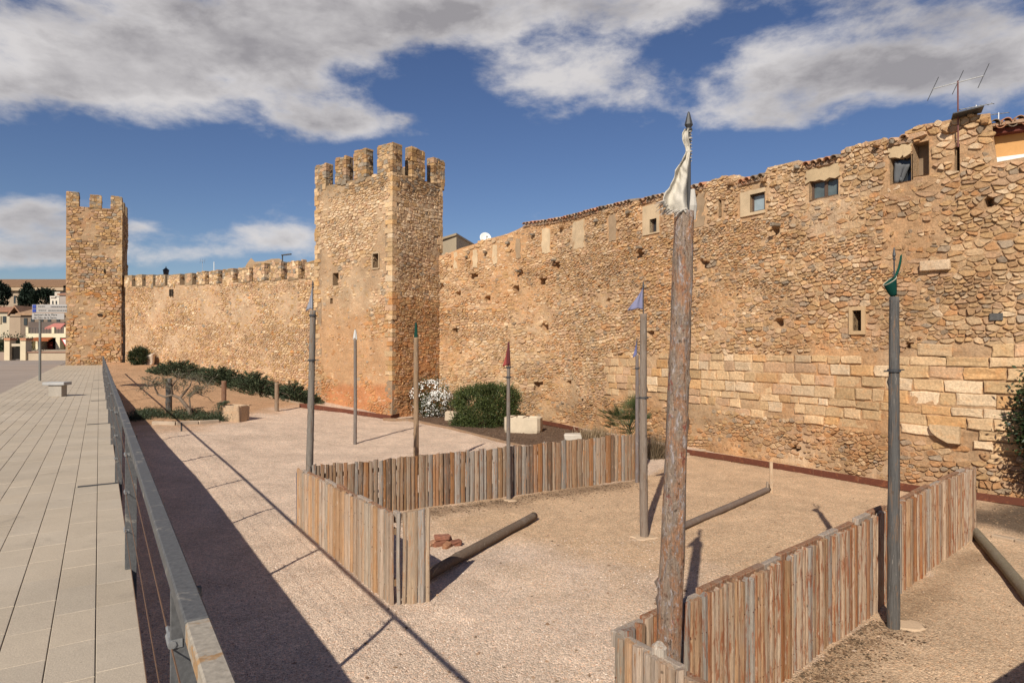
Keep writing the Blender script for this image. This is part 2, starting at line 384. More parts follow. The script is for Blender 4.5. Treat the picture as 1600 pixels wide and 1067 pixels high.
GZ = zg(GX, GY) + (fbm(GX * .7, GY * .7, 3) - .5) * .07 + (fbm(GX * 2.6, GY * 2.6, 5) - .5) * .05
GZ = np.where(A_ < .2, 1.80, GZ)
GZ = np.where((A_ < -60) & (T_ > 60), 1.8, GZ)
def colmix(m, a, b): return a * (1 - m[..., None]) + np.array(b) * m[..., None]
c = np.broadcast_to(np.array((.66, .505, .378)), GX.shape + (3,)).copy()
wob = (fbm(GX * .9, GY * .9, 11) - .5) * 2
sA = T_ - np.maximum(A_ - 2, 0)
c = colmix(np.clip((sA + wob * 2.0 - 24.5) / 2.5, 0, 1) * .95, c, (.50, .30, .165))
c = colmix(np.clip((A_ + wob - 9.5) / 6, 0, 1) * .0, c, (.40, .26, .15))
enc = in_poly(GX + wob * .35, GY + wob * .35, ENC).astype(float)
encs = enc * np.clip((GX * .66 + GY * .75 + wob * 2.2 - 7.4) / 2.6, 0, 1)
c = colmix(encs * .95, c, (.585, .405, .25))
rt = ((GX - FF.x) * .66 - (GY - FF.y) * .75 > .0) & (GX > .8) & (GY < 18) & (T_ < 18) & (A_ > .3)
c = colmix(rt.astype(float) * .95, c, (.585, .415, .265))
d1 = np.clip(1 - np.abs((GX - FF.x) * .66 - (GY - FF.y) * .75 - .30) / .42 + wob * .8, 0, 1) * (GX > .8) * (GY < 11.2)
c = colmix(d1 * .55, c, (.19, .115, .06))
bed = in_poly(GX + wob * .15, GY + wob * .15, BED).astype(float)
c = colmix(bed * .95, c, (.12, .075, .048))
# leaf litter inside the cross fence, dark soil by the wall's foot at the right
lit = np.clip(1 - np.abs((GX - FA.x) * -.508 + (GY - FA.y) * .861 + .45) / .55 + wob * 1.0, 0, 1) * (GX > -3.4) * (GX < 3.6) * enc
c = colmix(lit * .65, c, (.15, .10, .065))
soil = np.clip(1 - np.hypot((GX - 11.2) / 2.2, (GY - 13.2) / 1.3) + wob * .5, 0, 1)
c = colmix(np.clip(soil * 2.2, 0, 1) * .85, c, (.075, .055, .04))
nt_, na_ = GX.shape
ii = np.arange(nt_ * na_).reshape(nt_, na_)
F = np.stack([ii[:-1, :-1], ii[:-1, 1:], ii[1:, 1:], ii[1:, :-1]], -1).reshape(-1, 4)
g = mkobj('ground', np.stack([GX, GY, GZ], -1), F, M_GROUND, None, c.reshape(-1, 3), True, (0, 0, 0)); g['kind'] = 'structure'
def zgr(x, y):
    return float(zg(x, y) + (fbm(x * .7, y * .7, 3) - .5) * .07 + (fbm(x * 2.6, y * 2.6, 5) - .5) * .05)

# promenade: slab, stone paver strips; one edge along the rail, a return behind the viewer's right
PE, PW = .20, -2.75
slab = MB()
slab.add([TA(-12, PW, 1.62), TA(-12, PE - .06, 1.62), TA(63, PE - .06, 1.62), TA(63, PW, 1.62), TA(-12, PW, 1.955), TA(-12, PE - .06, 1.955), TA(63, PE - .06, 1.955), TA(63, PW, 1.955)],
         [(0, 3, 2, 1), (4, 5, 6, 7), (0, 1, 5, 4), (1, 2, 6, 5), (2, 3, 7, 6), (3, 0, 4, 7)], (.20, .18, .15))
prom = slab.build('promenade', M_CONC, None, False, TA(10, -1, 1.6)); prom['kind'] = 'structure'
rest = MB(); pav = []
nrow = 14; sw = (PE - PW) / nrow
for r in range(nrow):
    a0 = PW + r * sw; t = -11.9 + R.uniform(0, .4)
    while t < 62.9:
        L = .46 + R.uniform(-.03, .03); t1 = min(t + L, 62.95)
        k = R.uniform(.955, 1.045); warm = R.uniform(-.004, .004)
        tn = (.455 * k + warm, .378 * k, .285 * k - warm)
        g1, g2 = .002, .0012; dz = R.uniform(-.0016, .0016)
        pts = [(t + g2, a0 + g1), (t1 - g2, a0 + g1), (t1 - g2, a0 + sw - g1), (t + g2, a0 + sw - g1)]
        top = 2.0 + dz; b = .003
        vs = [TA(q, s, 1.957) for q, s in pts] + [TA(q, s, top - b) for q, s in pts]
        ins = [(t + g2 + b, a0 + g1 + b), (t1 - g2 - b, a0 + g1 + b), (t1 - g2 - b, a0 + sw - g1 - b), (t + g2 + b, a0 + sw - g1 - b)]
        vs += [TA(q, s, top + R.uniform(-.0008, .0008)) for q, s in ins]
        fs = [(8, 11, 10, 9)] + [((i + 1) % 4, i, 4 + i, 4 + (i + 1) % 4) for i in range(4)] + [(4 + (i + 1) % 4, 4 + i, 8 + i, 8 + (i + 1) % 4) for i in range(4)]
        c_ = TA((t + t1) / 2, a0 + sw / 2, 2)
        vis = c_.y > 2.6 and abs(c_.x) < .82 * c_.y
        pav.append((c_.y if vis else 999, vs, fs, tn)); t = t1
pav.sort(key=lambda q: q[0])
for i, (d, vs, fs, tn) in enumerate(pav):
    if i < 300: mkobj('paver', vs, fs, M_PAVE, prom, tn)
    else: rest.add(vs, fs, tn)
o = rest.build('paver_field', M_PAVE, prom); o['kind'] = 'stuff'
for t in (8.75, 15.55, 22.1, 28.4, 35.0):
    m = MB(); q = [(t - .012, PE - .40), (t + .012, PE - .40), (t + .012, PE + .005), (t - .012, PE + .005)]
    m.add([TA(a, b, 1.99) for a, b in q] + [TA(a, b, 2.012) for a, b in q], [(0, 1, 2, 3), (4, 7, 6, 5), (0, 4, 5, 1), (1, 5, 6, 2), (2, 6, 7, 3), (3, 7, 4, 0)], (.1, .1, .1))
    m.build('joint_bar', M_IRON, prom)
# retaining wall under the promenade's edge
m = MB(); n = 75
for i in range(n):
    t0, t1 = -12 + i, -11 + i
    k = R.uniform(.93, 1.05)
    m.add([TA(t0, -.05, -.3), TA(t1, -.05, -.3), TA(t1, .14, -.3), TA(t0, .14, -.3), TA(t0, -.05, 1.955), TA(t1, -.05, 1.955), TA(t1, .14, 1.955), TA(t0, .14, 1.955)],
          [(0, 1, 2, 3), (4, 7, 6, 5), (0, 4, 5, 1), (2, 6, 7, 3)], (.30 * k, .27 * k, .23 * k))
tag(m.build('retaining_wall', M_CONC), 'tall plain concrete retaining wall under the railed promenade edge', 'wall')
# terrace wall returning to the right, beside the viewer
m = MB(); corner = [TA(1.22, .2), TA(1.22, 22), TA(-12, 22), TA(-12, .2)]
m.add([Vector((p.x, p.y, z)) for z in (-.3, 2.0) for p in corner], [(0, 1, 5, 4), (1, 2, 6, 5), (2, 3, 7, 6), (3, 0, 4, 7), (4, 5, 6, 7), (0, 3, 2, 1)], (.34, .31, .27))
o = m.build('terrace', M_CONC); o['kind'] = 'structure'
# road beyond the promenade
def sheet(name, q, mat, tone, kind='structure'):
    return tag(mkobj(name, q, [tuple(range(len(q)))], mat, None, tone), kind=kind)
road = MB(); aa = [-500, -120, -40, -20, -12, -8, -5, PW - .004]; tt = [-120, -40, -10, 0, 8, 16, 24, 32, 40, 50, 60, 68, 90, 300]
idx = len(tt)
road.add([TA(t, a, 1.93) for a in aa for t in tt], [(i * idx + j, i * idx + j + 1, (i + 1) * idx + j + 1, (i + 1) * idx + j)[::-1] for i in range(len(aa) - 1) for j in range(idx - 1)], (.33, .265, .215))
o = road.build('road', M_ROAD); o['kind'] = 'structure'
o = sheet('crossroad', [TA(63.05, -2.7, 1.934), TA(63.05, .1, 1.934), TA(90, 1.1, 1.934), TA(120, 1.1, 1.934), TA(120, -2.7, 1.934)][::1], M_ROAD, (.33, .265, .215))
# hill the church stands on
hx = np.linspace(-330, -20, 40); hy = np.linspace(84, 330, 32); HX, HY = np.meshgrid(hx, hy)
HZ_ = 1.7 + 11 * np.clip((HY - 92) / 55, 0, 1) ** 1.1 * np.clip((-30 - HX) / 50, 0, 1) + (fbm(HX * .05, HY * .05, 4) - .5) * 3 * np.clip((HY - 95) / 20, 0, 1)
hi = np.arange(HX.size).reshape(HX.shape)
o = mkobj('hill', np.stack([HX, HY, HZ_], -1), np.stack([hi[:-1, :-1], hi[:-1, 1:], hi[1:, 1:], hi[1:, :-1]], -1).reshape(-1, 4), M_GROUND, None, (.10, .09, .05), True, (-100, 150, 0)); o['kind'] = 'structure'

# ------------------------------------------------------------------ masonry
CREAM, OCHRE, ORANGE, GREY, DKGREY, PINK, WHITE, BROWN = [np.array(x) for x in ((.57, .415, .255), (.48, .315, .16), (.48, .25, .11), (.29, .25, .20), (.18, .165, .14), (.49, .33, .215), (.64, .51, .36), (.32, .20, .11))]
class PlaneF:
    def __init__(s, o, d, n): s.o = Vector(o); s.d = Vector(d).normalized(); s.nn = Vector(n).normalized()
    def P(s, u, v, d=0.0): return s.o + s.d * u + Vector((0, 0, v)) + s.nn * d
    def N(s, u): return s.nn
class PathF:
    def __init__(s, pts, side):
        P = [Vector((*p, 0)) for p in pts]; P = [P[0] * 2 - P[1]] + P + [P[-1] * 2 - P[-2]]
        out = []
        for i in range(1, len(P) - 2):
            for k in range(24):
                t = k / 24; a, b, c_, d = P[i - 1:i + 3]
                out.append(.5 * ((2 * b) + (c_ - a) * t + (2 * a - 5 * b + 4 * c_ - d) * t * t + (-a + 3 * b - 3 * c_ + d) * t ** 3))
        out.append(P[-2]); s.p = out; s.u = [0]
        for i in range(1, len(out)): s.u.append(s.u[-1] + (out[i] - out[i - 1]).length)
        s.ua = np.array(s.u); s.xa = np.array([q.x for q in out]); s.ya = np.array([q.y for q in out]); s.side = side; s.L = s.u[-1]
    def N(s, u):
        e = .25; dx = np.interp(u + e, s.ua, s.xa) - np.interp(u - e, s.ua, s.xa); dy = np.interp(u + e, s.ua, s.ya) - np.interp(u - e, s.ua, s.ya)
        v = Vector((dy, -dx, 0)) * s.side; return v.normalized()
    def P(s, u, v, d=0.0):
        b = Vector((float(np.interp(u, s.ua, s.xa)), float(np.interp(u, s.ua, s.ya)), v))
        return b + s.N(u) * d
    def upx(s, px, d=0.0):              # path position met by the sight line through photo column px
        best = None
        for i in range(len(s.u)):
            p = s.P(s.u[i], 0, d)
            if p.y < 1: continue
            e = abs(p.x / p.y * 1000 + 800 - px)
            if best is None or e < best[0]: best = (e, s.u[i])
        u = best[1]
        for st in (.2, .05, .01):
            for k in range(-6, 7):
                p = s.P(u + k * st, 0, d); e = abs(p.x / p.y * 1000 + 800 - px)
                if e < best[0]: best = (e, u + k * st)
            u = best[1]
        return u
    def uv(s, px, py, d=0.0):
        u = s.upx(px, d); p = s.P(u, 0, d); return u, CAMZ - (py - 540) / 1000 * p.y
def clip(poly, nx, ny, k):
    out = []; n = len(poly)
    for i in range(n):
        a, b = poly[i], poly[(i + 1) % n]; da = a[0] * nx + a[1] * ny - k; db = b[0] * nx + b[1] * ny - k
        if da <= 0: out.append(a)
        if (da < 0 < db) or (db < 0 < da):
            t = da / (da - db); out.append((a[0] + (b[0] - a[0]) * t, a[1] + (b[1] - a[1]) * t))
    return out
def cells(u0, u1, vb, vt, rh, wd, rng, asp=1.6, jit=.30):
    """irregular coursed rubble: a stretched Voronoi of jittered, wavy courses"""
    sites = []; v = vb - rh; ph = rng.uniform(0, 9)
    while v < vt + rh:
        h = rh * (rng.uniform(.48, .85) if rng.random() < .5 else rng.uniform(1.0, 1.85)); wf = (h / rh) ** .62; u = u0 - rng.uniform(0, wd)
        while u < u1 + wd:
            w = wd * wf * (rng.uniform(.45, 1.0) if rng.random() < .6 else rng.uniform(1.0, 1.8))
            uu = u + w / 2; wav = .10 * math.sin(uu * .9 + ph + v) + .05 * math.sin(uu * 2.3 + v * 3)
            sites.append((uu + rng.uniform(-jit, jit) * w * .5, v + h / 2 + rng.uniform(-jit, jit) * h + wav))
            u += w
        v += h
    gs = max(wd, rh) * 1.7; H = {}
    for i, (x, y) in enumerate(sites): H.setdefault((int(x // gs), int(y // gs)), []).append(i)
    for i, (x, y) in enumerate(sites):
        if not (u0 <= x <= u1 and vb <= y <= vt): continue
        cx, cy = int(x // gs), int(y // gs); nb = []
        for a in (-1, 0, 1):
            for b in (-1, 0, 1):
                for j in H.get((cx + a, cy + b), ()):
                    if j != i:
                        dx, dy = sites[j][0] - x, (sites[j][1] - y) * asp; nb.append((dx * dx + dy * dy, j))
        nb.sort(); poly = [(-wd * 1.4, -rh * 1.6), (wd * 1.4, -rh * 1.6), (wd * 1.4, rh * 1.6), (-wd * 1.4, rh * 1.6)]
        for d2, j in nb[:18]:
            dx, dy = sites[j][0] - x, sites[j][1] - y
            poly = clip(poly, dx, dy * asp * asp, d2 / 2)
            if len(poly) < 3: break
        if len(poly) >= 3: yield x, y, [(max(u0, x + p[0]), y + p[1]) if False else (x + p[0], y + p[1]) for p in poly]
def shrink(poly, g):
    cx = sum(p[0] for p in poly) / len(poly); cy = sum(p[1] for p in poly) / len(poly)
    o = []
    for x, y in poly:
        l = math.hypot(x - cx, y - cy) + 1e-9; k = max(.25, (l - g) / l); o.append((cx + (x - cx) * k, cy + (y - cy) * k))
    return o
def rounded(poly, q=.22):
    o = []; n = len(poly)
    for i in range(n):
        a, b = poly[i], poly[(i + 1) % n]
        o.append((a[0] + (b[0] - a[0]) * q, a[1] + (b[1] - a[1]) * q)); o.append((a[0] + (b[0] - a[0]) * (1 - q), a[1] + (b[1] - a[1]) * (1 - q)))
    return o
def ragged(poly, rng, k=.13):
    o = []; n = len(poly)
    for i in range(n):
        a, b = poly[i], poly[(i + 1) % n]; dx, dy = b[0] - a[0], b[1] - a[1]; l = math.hypot(dx, dy)
        if l < .035: o.append(((a[0] + b[0]) / 2, (a[1] + b[1]) / 2)); continue
        q = rng.uniform(.10, .2); o.append((a[0] + dx * q, a[1] + dy * q))
        if l > .09: s = rng.uniform(-k, k) * .45; f = rng.uniform(.35, .65); o.append((a[0] + dx * f - dy * s, a[1] + dy * f + dx * s))
        q = rng.uniform(.80, .92); o.append((a[0] + dx * q, a[1] + dy * q))
    return o
def stone_mesh(F, poly, d, bulge, rng, back=-.07, tilt=.02):
    n = len(poly); cx = sum(p[0] for p in poly) / n; cy = sum(p[1] for p in poly) / n
    tu, tv = rng.uniform(-tilt, tilt), rng.uniform(-tilt, tilt)
    sz = max(.05, max(abs(p[0] - cx) for p in poly))
    V = []
    for x, y in poly: V.append(F.P(x, y, back))
    for x, y in poly: V.append(F.P(cx + (x - cx) * 1.0, cy + (y - cy) * 1.0, d - bulge + (x - cx) / sz * tu + rng.uniform(-.006, .006)))
    s = rng.uniform(.80, .92)
    for x, y in poly: V.append(F.P(cx + (x - cx) * s, cy + (y - cy) * s, d + (x - cx) / sz * tu + (y - cy) / sz * tv + rng.uniform(-.008, .008)))
    FS = []
    for r in range(2):
        for i in range(n):
            j = (i + 1) % n; FS.append((r * n + i, r * n + j, (r + 1) * n + j, (r + 1) * n + i))
    FS.append(tuple(range(2 * n, 3 * n)))
    return V, FS, (cx, cy)
def area(poly):
    return abs(sum(poly[i][0] * poly[(i + 1) % len(poly)][1] - poly[(i + 1) % len(poly)][0] * poly[i][1] for i in range(len(poly)))) / 2
def emit(stones, thing_, name, stuffname, maxp=300, singles=True):
    """stones: (screen area, verts, faces, tone).  The largest in the picture become parts, the rest one mesh."""
    stones.sort(key=lambda q: -q[0]); rest = MB()
    for i, (ar, V, FS, tn) in enumerate(stones):
        if singles and i < maxp: mkobj(name, V, FS, M_STONE, thing_, tn)
        else: rest.add(V, FS, tn)
    if rest.v: o = rest.build(stuffname, M_STONE, thing_); o['kind'] = 'stuff'
def scr(F, u, v, ar):
    p = F.P(u, v, 0)
    if p.y < 1: return 0
    x = p.x / p.y * 1000 + 800; y = 540 - (p.z - CAMZ) / p.y * 1000
    f = 1.0 if (-10 < x < 1610 and -10 < y < 1077) else .001
    return ar / p.y ** 2 * max(.05, -F.N(u).dot(p.normalized())) * f
def core(F, u0, u1, du, v0, top, dv, disp, tone, opens=(), thick=1.4, mat=M_STONE, name='mortar_core', parent=None, capz=None, vmax=None):
    us = list(np.arange(u0, u1, du)) + [u1]; vmax = vmax or max(top(u) for u in us); vs = list(np.arange(v0, vmax + dv, dv))
    for (a, b, c_, d, dep) in opens:
        us = [x for x in us if min(abs(x - a), abs(x - b)) > .04] + [a, b]; vs = [x for x in vs if min(abs(x - c_), abs(x - d)) > .04] + [c_, d]
    us.sort(); vs.sort(); us = np.array(us); vs = np.array(vs)
    tops = np.array([top(u) for u in us]); U, V = np.meshgrid(us, vs, indexing='ij'); VV = np.minimum(V, tops[:, None])
    D = disp(U, VV); TN = tone(U, VV)
    nu, nv = U.shape; P = []
    for i in range(nu):
        b = F.P(us[i], 0, 0); nn = F.N(us[i])
        for j in range(nv): P.append((b.x + nn.x * D[i, j], b.y + nn.y * D[i, j], VV[i, j]))
    m = MB(); FS = []
    for i in range(nu - 1):
        um = (us[i] + us[i + 1]) / 2
        for j in range(nv - 1):
            if vs[j] >= max(tops[i], tops[i + 1]) - 1e-6: continue
            vm = (vs[j] + vs[j + 1]) / 2
            if any(a < um < b and c_ < vm < d for a, b, c_, d, _ in opens): continue
            FS.append((i * nv + j, i * nv + j + nv, i * nv + j + nv + 1, i * nv + j + 1))
    m.add(P, FS, TN.reshape(-1, 3).tolist())
    # top and back
    b = len(m.v); tp = []; tt_ = []
    for i in range(nu):
        jt = nv - 1; p = P[i * nv + jt]; tp.append(p); q = F.P(us[i], tops[i], -thick); tp.append(tuple(q)); q2 = F.P(us[i], v0, -thick); tp.append(tuple(q2))
        t_ = TN[i, jt] * .9; tt_ += [t_, t_, t_]
    m.add(tp, [f for i in range(nu - 1) for f in ((3 * i, 3 * i + 3, 3 * i + 4, 3 * i + 1), (3 * i + 1, 3 * i + 4, 3 * i + 5, 3 * i + 2))], [tuple(x) for x in tt_])
    for uu, rv in ((us[0], 1), (us[-1], -1)):
        tz = top(uu); m.add([F.P(uu, v0, 0), F.P(uu, v0, -thick), F.P(uu, tz, -thick), F.P(uu, tz, 0)], [(0, 1, 2, 3)], (.3, .22, .15))
    for (a, b_, c_, d, dep) in opens:
        q = [F.P(a, c_, .02), F.P(b_, c_, .02), F.P(b_, d, .02), F.P(a, d, .02), F.P(a, c_, -dep), F.P(b_, c_, -dep), F.P(b_, d, -dep), F.P(a, d, -dep)]
        m.add(q, [(0, 4, 5, 1), (1, 5, 6, 2), (2, 6, 7, 3), (3, 7, 4, 0)], (.34, .24, .15))
    return m.build(name, mat, parent)
def tonefield(base, stains, seed):
    def f(U, V):
        c_ = np.broadcast_to(np.array(base), U.shape + (3,)).copy()
        for k, (col, sc, lo, hi, amt) in enumerate(stains):
            mk = np.clip((fbm(U * sc, V * sc, seed + k * 31) - lo) / (hi - lo), 0, 1) * amt
            c_ = c_ * (1 - mk[..., None]) + np.array(col) * mk[..., None]
        return c_
    return f
def pick(rng, pal):
    r = rng.random() * sum(w for w, _ in pal)
    for w, c_ in pal:
        r -= w
        if r <= 0: break
    k = rng.uniform(.82, 1.16); return tuple(np.clip(c_ * k + np.array([rng.uniform(-.02, .02)] * 3), .03, .8))

# ------------------------------------------------------------------ the long curtain wall at the right
RW = PathF([(-6.7, 35.3), (-3.85, 33.75), (1.45, 30.3), (3.9, 26.6), (6.6, 22.2), (10.65, 16.15), (12.3, 14.75), (16, 12.4), (22, 9.5)], 1.0)
if RW.N(20).y > 0: RW.side = -1.0
TOPPX = [(690, 399), (705, 394), (722, 387), (742, 381), (760, 374), (790, 366), (806, 360), (820, 352), (850, 347), (900, 337), (950, 325), (1000, 312), (1030, 305), (1060, 298), (1100, 286), (1120, 279), (1150, 272), (1160, 279), (1196, 271), (1200, 262), (1250, 250), (1262, 258), (1312, 246), (1318, 231), (1382, 215), (1390, 222), (1425, 214), (1428, 204), (1440, 194), (1470, 190), (1500, 183), (1550, 176), (1554, 254), (1600, 246), (1640, 240)]
TOPUV = [RW.uv(x, y) for x, y in TOPPX]; TU = np.array([q[0] for q in TOPUV]); TV = np.array([q[1] for q in TOPUV])
def rw_top(u): return float(np.interp(u, TU, TV))
curtain = thing('town_wall', 'long rubble curtain wall with cream ashlar courses and small windows, right of the near tower', 'wall', RW.P(18, 0, 0))
def uvr(x0, y0, x1, y1):
    a, v1 = RW.uv(x0, y0); b, v0 = RW.uv(x1, y1); a2, v0b = RW.uv(x0, y1); b2, v1b = RW.uv(x1, y0)
    return a, b, (v0 + v0b) / 2, (v1 + v1b) / 2
PANELS = [(uvr(709, 394, 715, 420), 0), (uvr(739, 390, 746, 418), 0), (uvr(770, 383, 777, 412), 0), (uvr(806, 373, 813, 404), 1), (uvr(847, 357, 860, 396), 0), (uvr(896, 345, 913, 388), 0),
          (uvr(952, 336, 964, 377), 1), (uvr(1005, 320, 1031, 366), 0), (uvr(1076, 304, 1102, 355), 1), (uvr(1158, 297, 1197, 336), 0), (uvr(1261, 262, 1313, 281), 2), (uvr(1391, 228, 1426, 245), 2)]
OPENS = {'w0': uvr(1016, 342, 1027, 363), 'w1': uvr(1173, 302, 1196, 330), 'w2': uvr(1266, 279, 1311, 309), 'w3': uvr(1392, 243, 1425, 285), 'niche': uvr(1428, 222, 1453, 274), 'slit': uvr(1494, 225, 1501, 268),
         'slit2': uvr(1124, 312, 1128, 338), 'wm': uvr(1334, 485, 1348, 517)}
opens = [(*v, {'niche': .35, 'slit': .5, 'slit2': .4, 'wm': .55}.get(k, .22)) for k, v in OPENS.items()]
HOLES = []
for x, y, w in [(1217, 505, 8), (1212, 360, 7), (1100, 412, 7), (1000, 396, 6), (847, 440, 6), (806, 452, 5), (712, 517, 4), (852, 512, 5), (795, 512, 4), (716, 460, 4), (763, 466, 4), (1017, 522, 6), (1550, 315, 6), (690, 447, 4), (870, 415, 5), (740, 432, 4), (812, 425, 4), (1420, 540, 6), (1475, 560, 5), (1240, 700, 4), (950, 470, 4), (890, 600, 5), (840, 603, 7)]:
    u, v = RW.uv(x, y); Z = RW.P(u, 0).y; HOLES.append((u, v, w * Z / 1000, w * Z / 1000 * .9))
UASH0 = RW.upx(948)
ASHLO, ASHHI = 1.32, 3.30
AU1, AU2, AU3, AU4 = RW.upx(1250), RW.upx(1400), RW.upx(1500), RW.upx(1060)
def ashv(u):                                # lower and upper limit of the squared courses along the wall
    lo = np.interp(u, [UASH0, AU1, AU2, AU3, RW.L], [1.50, 1.45, 1.30, 1.15, 1.2])
    hi = np.interp(u, [UASH0, AU4, AU2 + .3, AU3, RW.L], [3.15, 3.25, 3.42, 3.62, 3.62]); return lo, hi
def rw_disp(U, V):
    d = (fbm(U * 1.1, V * 1.1, 21, 3) - .5) * .10 + (fbm(U * 4.5, V * 6, 23, 3) - .5) * .06
    lo = np.clip((1.35 - V) / 1.0, 0, 1); d += lo * ((fbm(U * .8, V * 1.2, 29) - .5) * .22 - .03)
    for (u, v, a, b) in HOLES:
        d -= .32 * (np.maximum(np.abs(U - u) / a, np.abs(V - v) / b) < 1.0)
    for (r, k) in PANELS:
        pass
    return d
rw_tone = tonefield((.49, .345, .215), [((.49, .285, .145), .30, .48, .62, .75), ((.33, .22, .13), .45, .56, .72, .6), ((.53, .40, .28), .7, .58, .72, .6), ((.20, .135, .085), 1.6, .64, .74, .5)], 41)
_rt = rw_tone
U_A, U_B = RW.upx(1330), RW.upx(1430)
def rw_tone(U, V):                           # browner, older mortar towards the right end of the wall
    c_ = _rt(U, V); k = np.clip((U + (fbm(U * .5, V * .5, 88) - .5) * 3 - U_A) / (U_B - U_A), 0, 1)[..., None] * .7
    return c_ * (1 - k) + np.array((.38, .26, .16)) * k
core(RW, .5, RW.L - .3, .13, -.6, rw_top, .11, rw_disp, rw_tone, opens, 1.3, M_STONE, 'mortar_core', curtain)
def rects_hit(poly, u, v, pad=.02):
    for a, b, c_, d in [r for r, k in PANELS] + list(OPENS.values()):
        if a - pad < u < b + pad and c_ - pad < v < d + pad: return True
        for x, y in poly:
            if a < x < b and c_ < y < d: return True
    for (hu, hv, a, b) in HOLES:
        if abs(u - hu) < a * 1.25 and abs(v - hv) < b * 1.25: return True
    return False
BASIN = uvr(1455, 664, 1502, 692)
rub, ash = [], []; U1 = RW.upx(1615); Unear = RW.upx(1300)
for (ua, ub, rh, wd) in [(2.0, RW.upx(800), .100, .215), (RW.upx(800), RW.upx(1000), .092, .205), (RW.upx(1000), RW.upx(1240), .090, .20), (RW.upx(1240), RW.upx(1440), .095, .22), (RW.upx(1440), RW.L - .4, .102, .275)]:
    for u, v, poly in cells(ua, ub, .05, 9.9, rh, wd, R):
        tp = rw_top(u)
        if v > tp - .02 or min(p[1] for p in poly) < -.3: continue
        lo, hi = ashv(u)
        if u > UASH0 and lo - .06 < v < hi + .05: continue
        if rects_hit(poly, u, v) or (BASIN[0] < u < BASIN[1] and BASIN[2] < v < BASIN[3]): continue
        p = RW.P(u, v); px = p.x / p.y * 1000 + 800
        smear = float(fbm(u * .42, v * .55, 61, 4)) * .7 + .3 * float(fbm(u * 1.7, v * 2.3, 67, 3)); sm_gap = R.uniform(0, .05); low = v < 1.3
        thr = .585 if not low else .53
        if px < 900 and v < 6.5: thr -= .07
        if 1385 < px < 1475 and 5.6 < v < 7.9: thr -= .20
        prot = (thr - smear) * .32 + R.uniform(-.012, .05)
        if prot < -.005 and R.random() < .55: continue
        prot = max(-.004, min(.05, prot * .66 + .003))
        if R.random() < .05: prot += .04
        if low: pal = [(3, BROWN * 1.2), (2.4, ORANGE * .9), (3, OCHRE * .9), (2, PINK * .85), (.7, GREY), (.8, CREAM)]
        elif v > tp - 1.5: pal = [(4, CREAM), (3, PINK), (2.4, WHITE), (2.4, OCHRE), (.6, GREY), (.1, DKGREY)]
        elif px < 1000: pal = [(3.4, CREAM), (3.6, PINK), (2.6, OCHRE), (1.1, ORANGE), (1.1, WHITE), (.35, GREY), (.05, DKGREY)]
        elif px < 1380: pal = [(2.8, CREAM * .95), (2.4, PINK), (4, OCHRE), (1.8, ORANGE), (.9, WHITE), (.9, GREY), (.4, DKGREY), (.8, BROWN * 1.2)]
        else: pal = [(3, CREAM * .85), (2, PINK * .8), (4, OCHRE * .9), (1.3, ORANGE * .9), (.6, WHITE), (1.2, GREY), (.5, DKGREY), (1.5, BROWN * 1.2)]
        pl = shrink(poly, R.uniform(.005, .024) + max(0, sm_gap - .02) * .5); pl = ragged(pl, R) if len(pl) >= 3 and px > 900 else pl
        off = float(rw_disp(np.array([[u]]), np.array([[v]]))[0, 0])
        V_, FS, c_ = stone_mesh(RW, pl, max(.004, off + prot), R.uniform(.006, .018), R, tilt=.018)
        tn_ = np.array(pick(R, pal)); mt_ = rw_tone(np.array([[u]]), np.array([[v]]))[0, 0]
        rub.append((scr(RW, u, v, area(pl)), V_, FS, tuple(tn_ * .66 + mt_ * .34)))
v = 1.10
rowi = 0
while v < 3.8:
    h = R.uniform(.22, .35); u = UASH0 + (rowi % 2) * .15 + R.uniform(-.3, .25)
    if v < 1.4: u += R.uniform(1.5, 2)
    while u < RW.L - .5:
        p = RW.P(u, v); big = np.interp(p.y, [14, 24], [.66, .5])
        w = big * R.uniform(.5, 1.4)
        lo, hi = ashv(u + w / 2); um, vm = u + w / 2, v + h / 2
        g_ = R.uniform(.008, .02)
        if lo - .02 < vm < hi + .05 and not rects_hit([(um, vm)], um, vm) and not (BASIN[0] - .1 < um < BASIN[1] + .1 and BASIN[2] < vm < BASIN[3] + .05):
            if not (vm > hi - .4 and R.random() < .3) and not (vm < lo + .3 and R.random() < .3) and R.random() < .985:
                if R.random() < .12: hv = R.uniform(.0, .05)
                else: hv = 0
                e = lambda: R.uniform(-.02, .02)
                pl = [(u + g_ + e(), v + g_ + e() + hv), (um + e(), v + g_ + e() * .7 + hv), (u + w - g_ + e(), v + g_ + e() + hv), (u + w - g_ + e(), vm + e()), (u + w - g_ + e(), v + h - g_ + e()), (um + e(), v + h - g_ + e() * .7), (u + g_ + e(), v + h - g_ + e()), (u + g_ + e(), vm + e())]
                sm = float(fbm(u * .6, v * .8, 77, 3)); off = float(rw_disp(np.array([[um]]), np.array([[vm]]))[0, 0])
                V_, FS, c_ = stone_mesh(RW, pl, max(.008, off + .036 - (sm - .5) * .13 + R.uniform(-.012, .015)), .013, R, tilt=.008)
                pal = [(4.5, CREAM * 1.08), (1.9, WHITE), (2.4, np.array((.52, .37, .215))), (1.5, np.array((.52, .32, .155))), (1.4, PINK * 1.05)]
                ash.append((scr(RW, um, vm, area(pl)), V_, FS, tuple(np.array(pick(R, pal)) * .80 + np.array((.50, .335, .19)) * .20)))
        u += w
    v += h; rowi += 1
emit(rub, curtain, 'rubble_stone', 'rubble_masonry'); emit(ash, curtain, 'ashlar_block', 'ashlar_masonry')
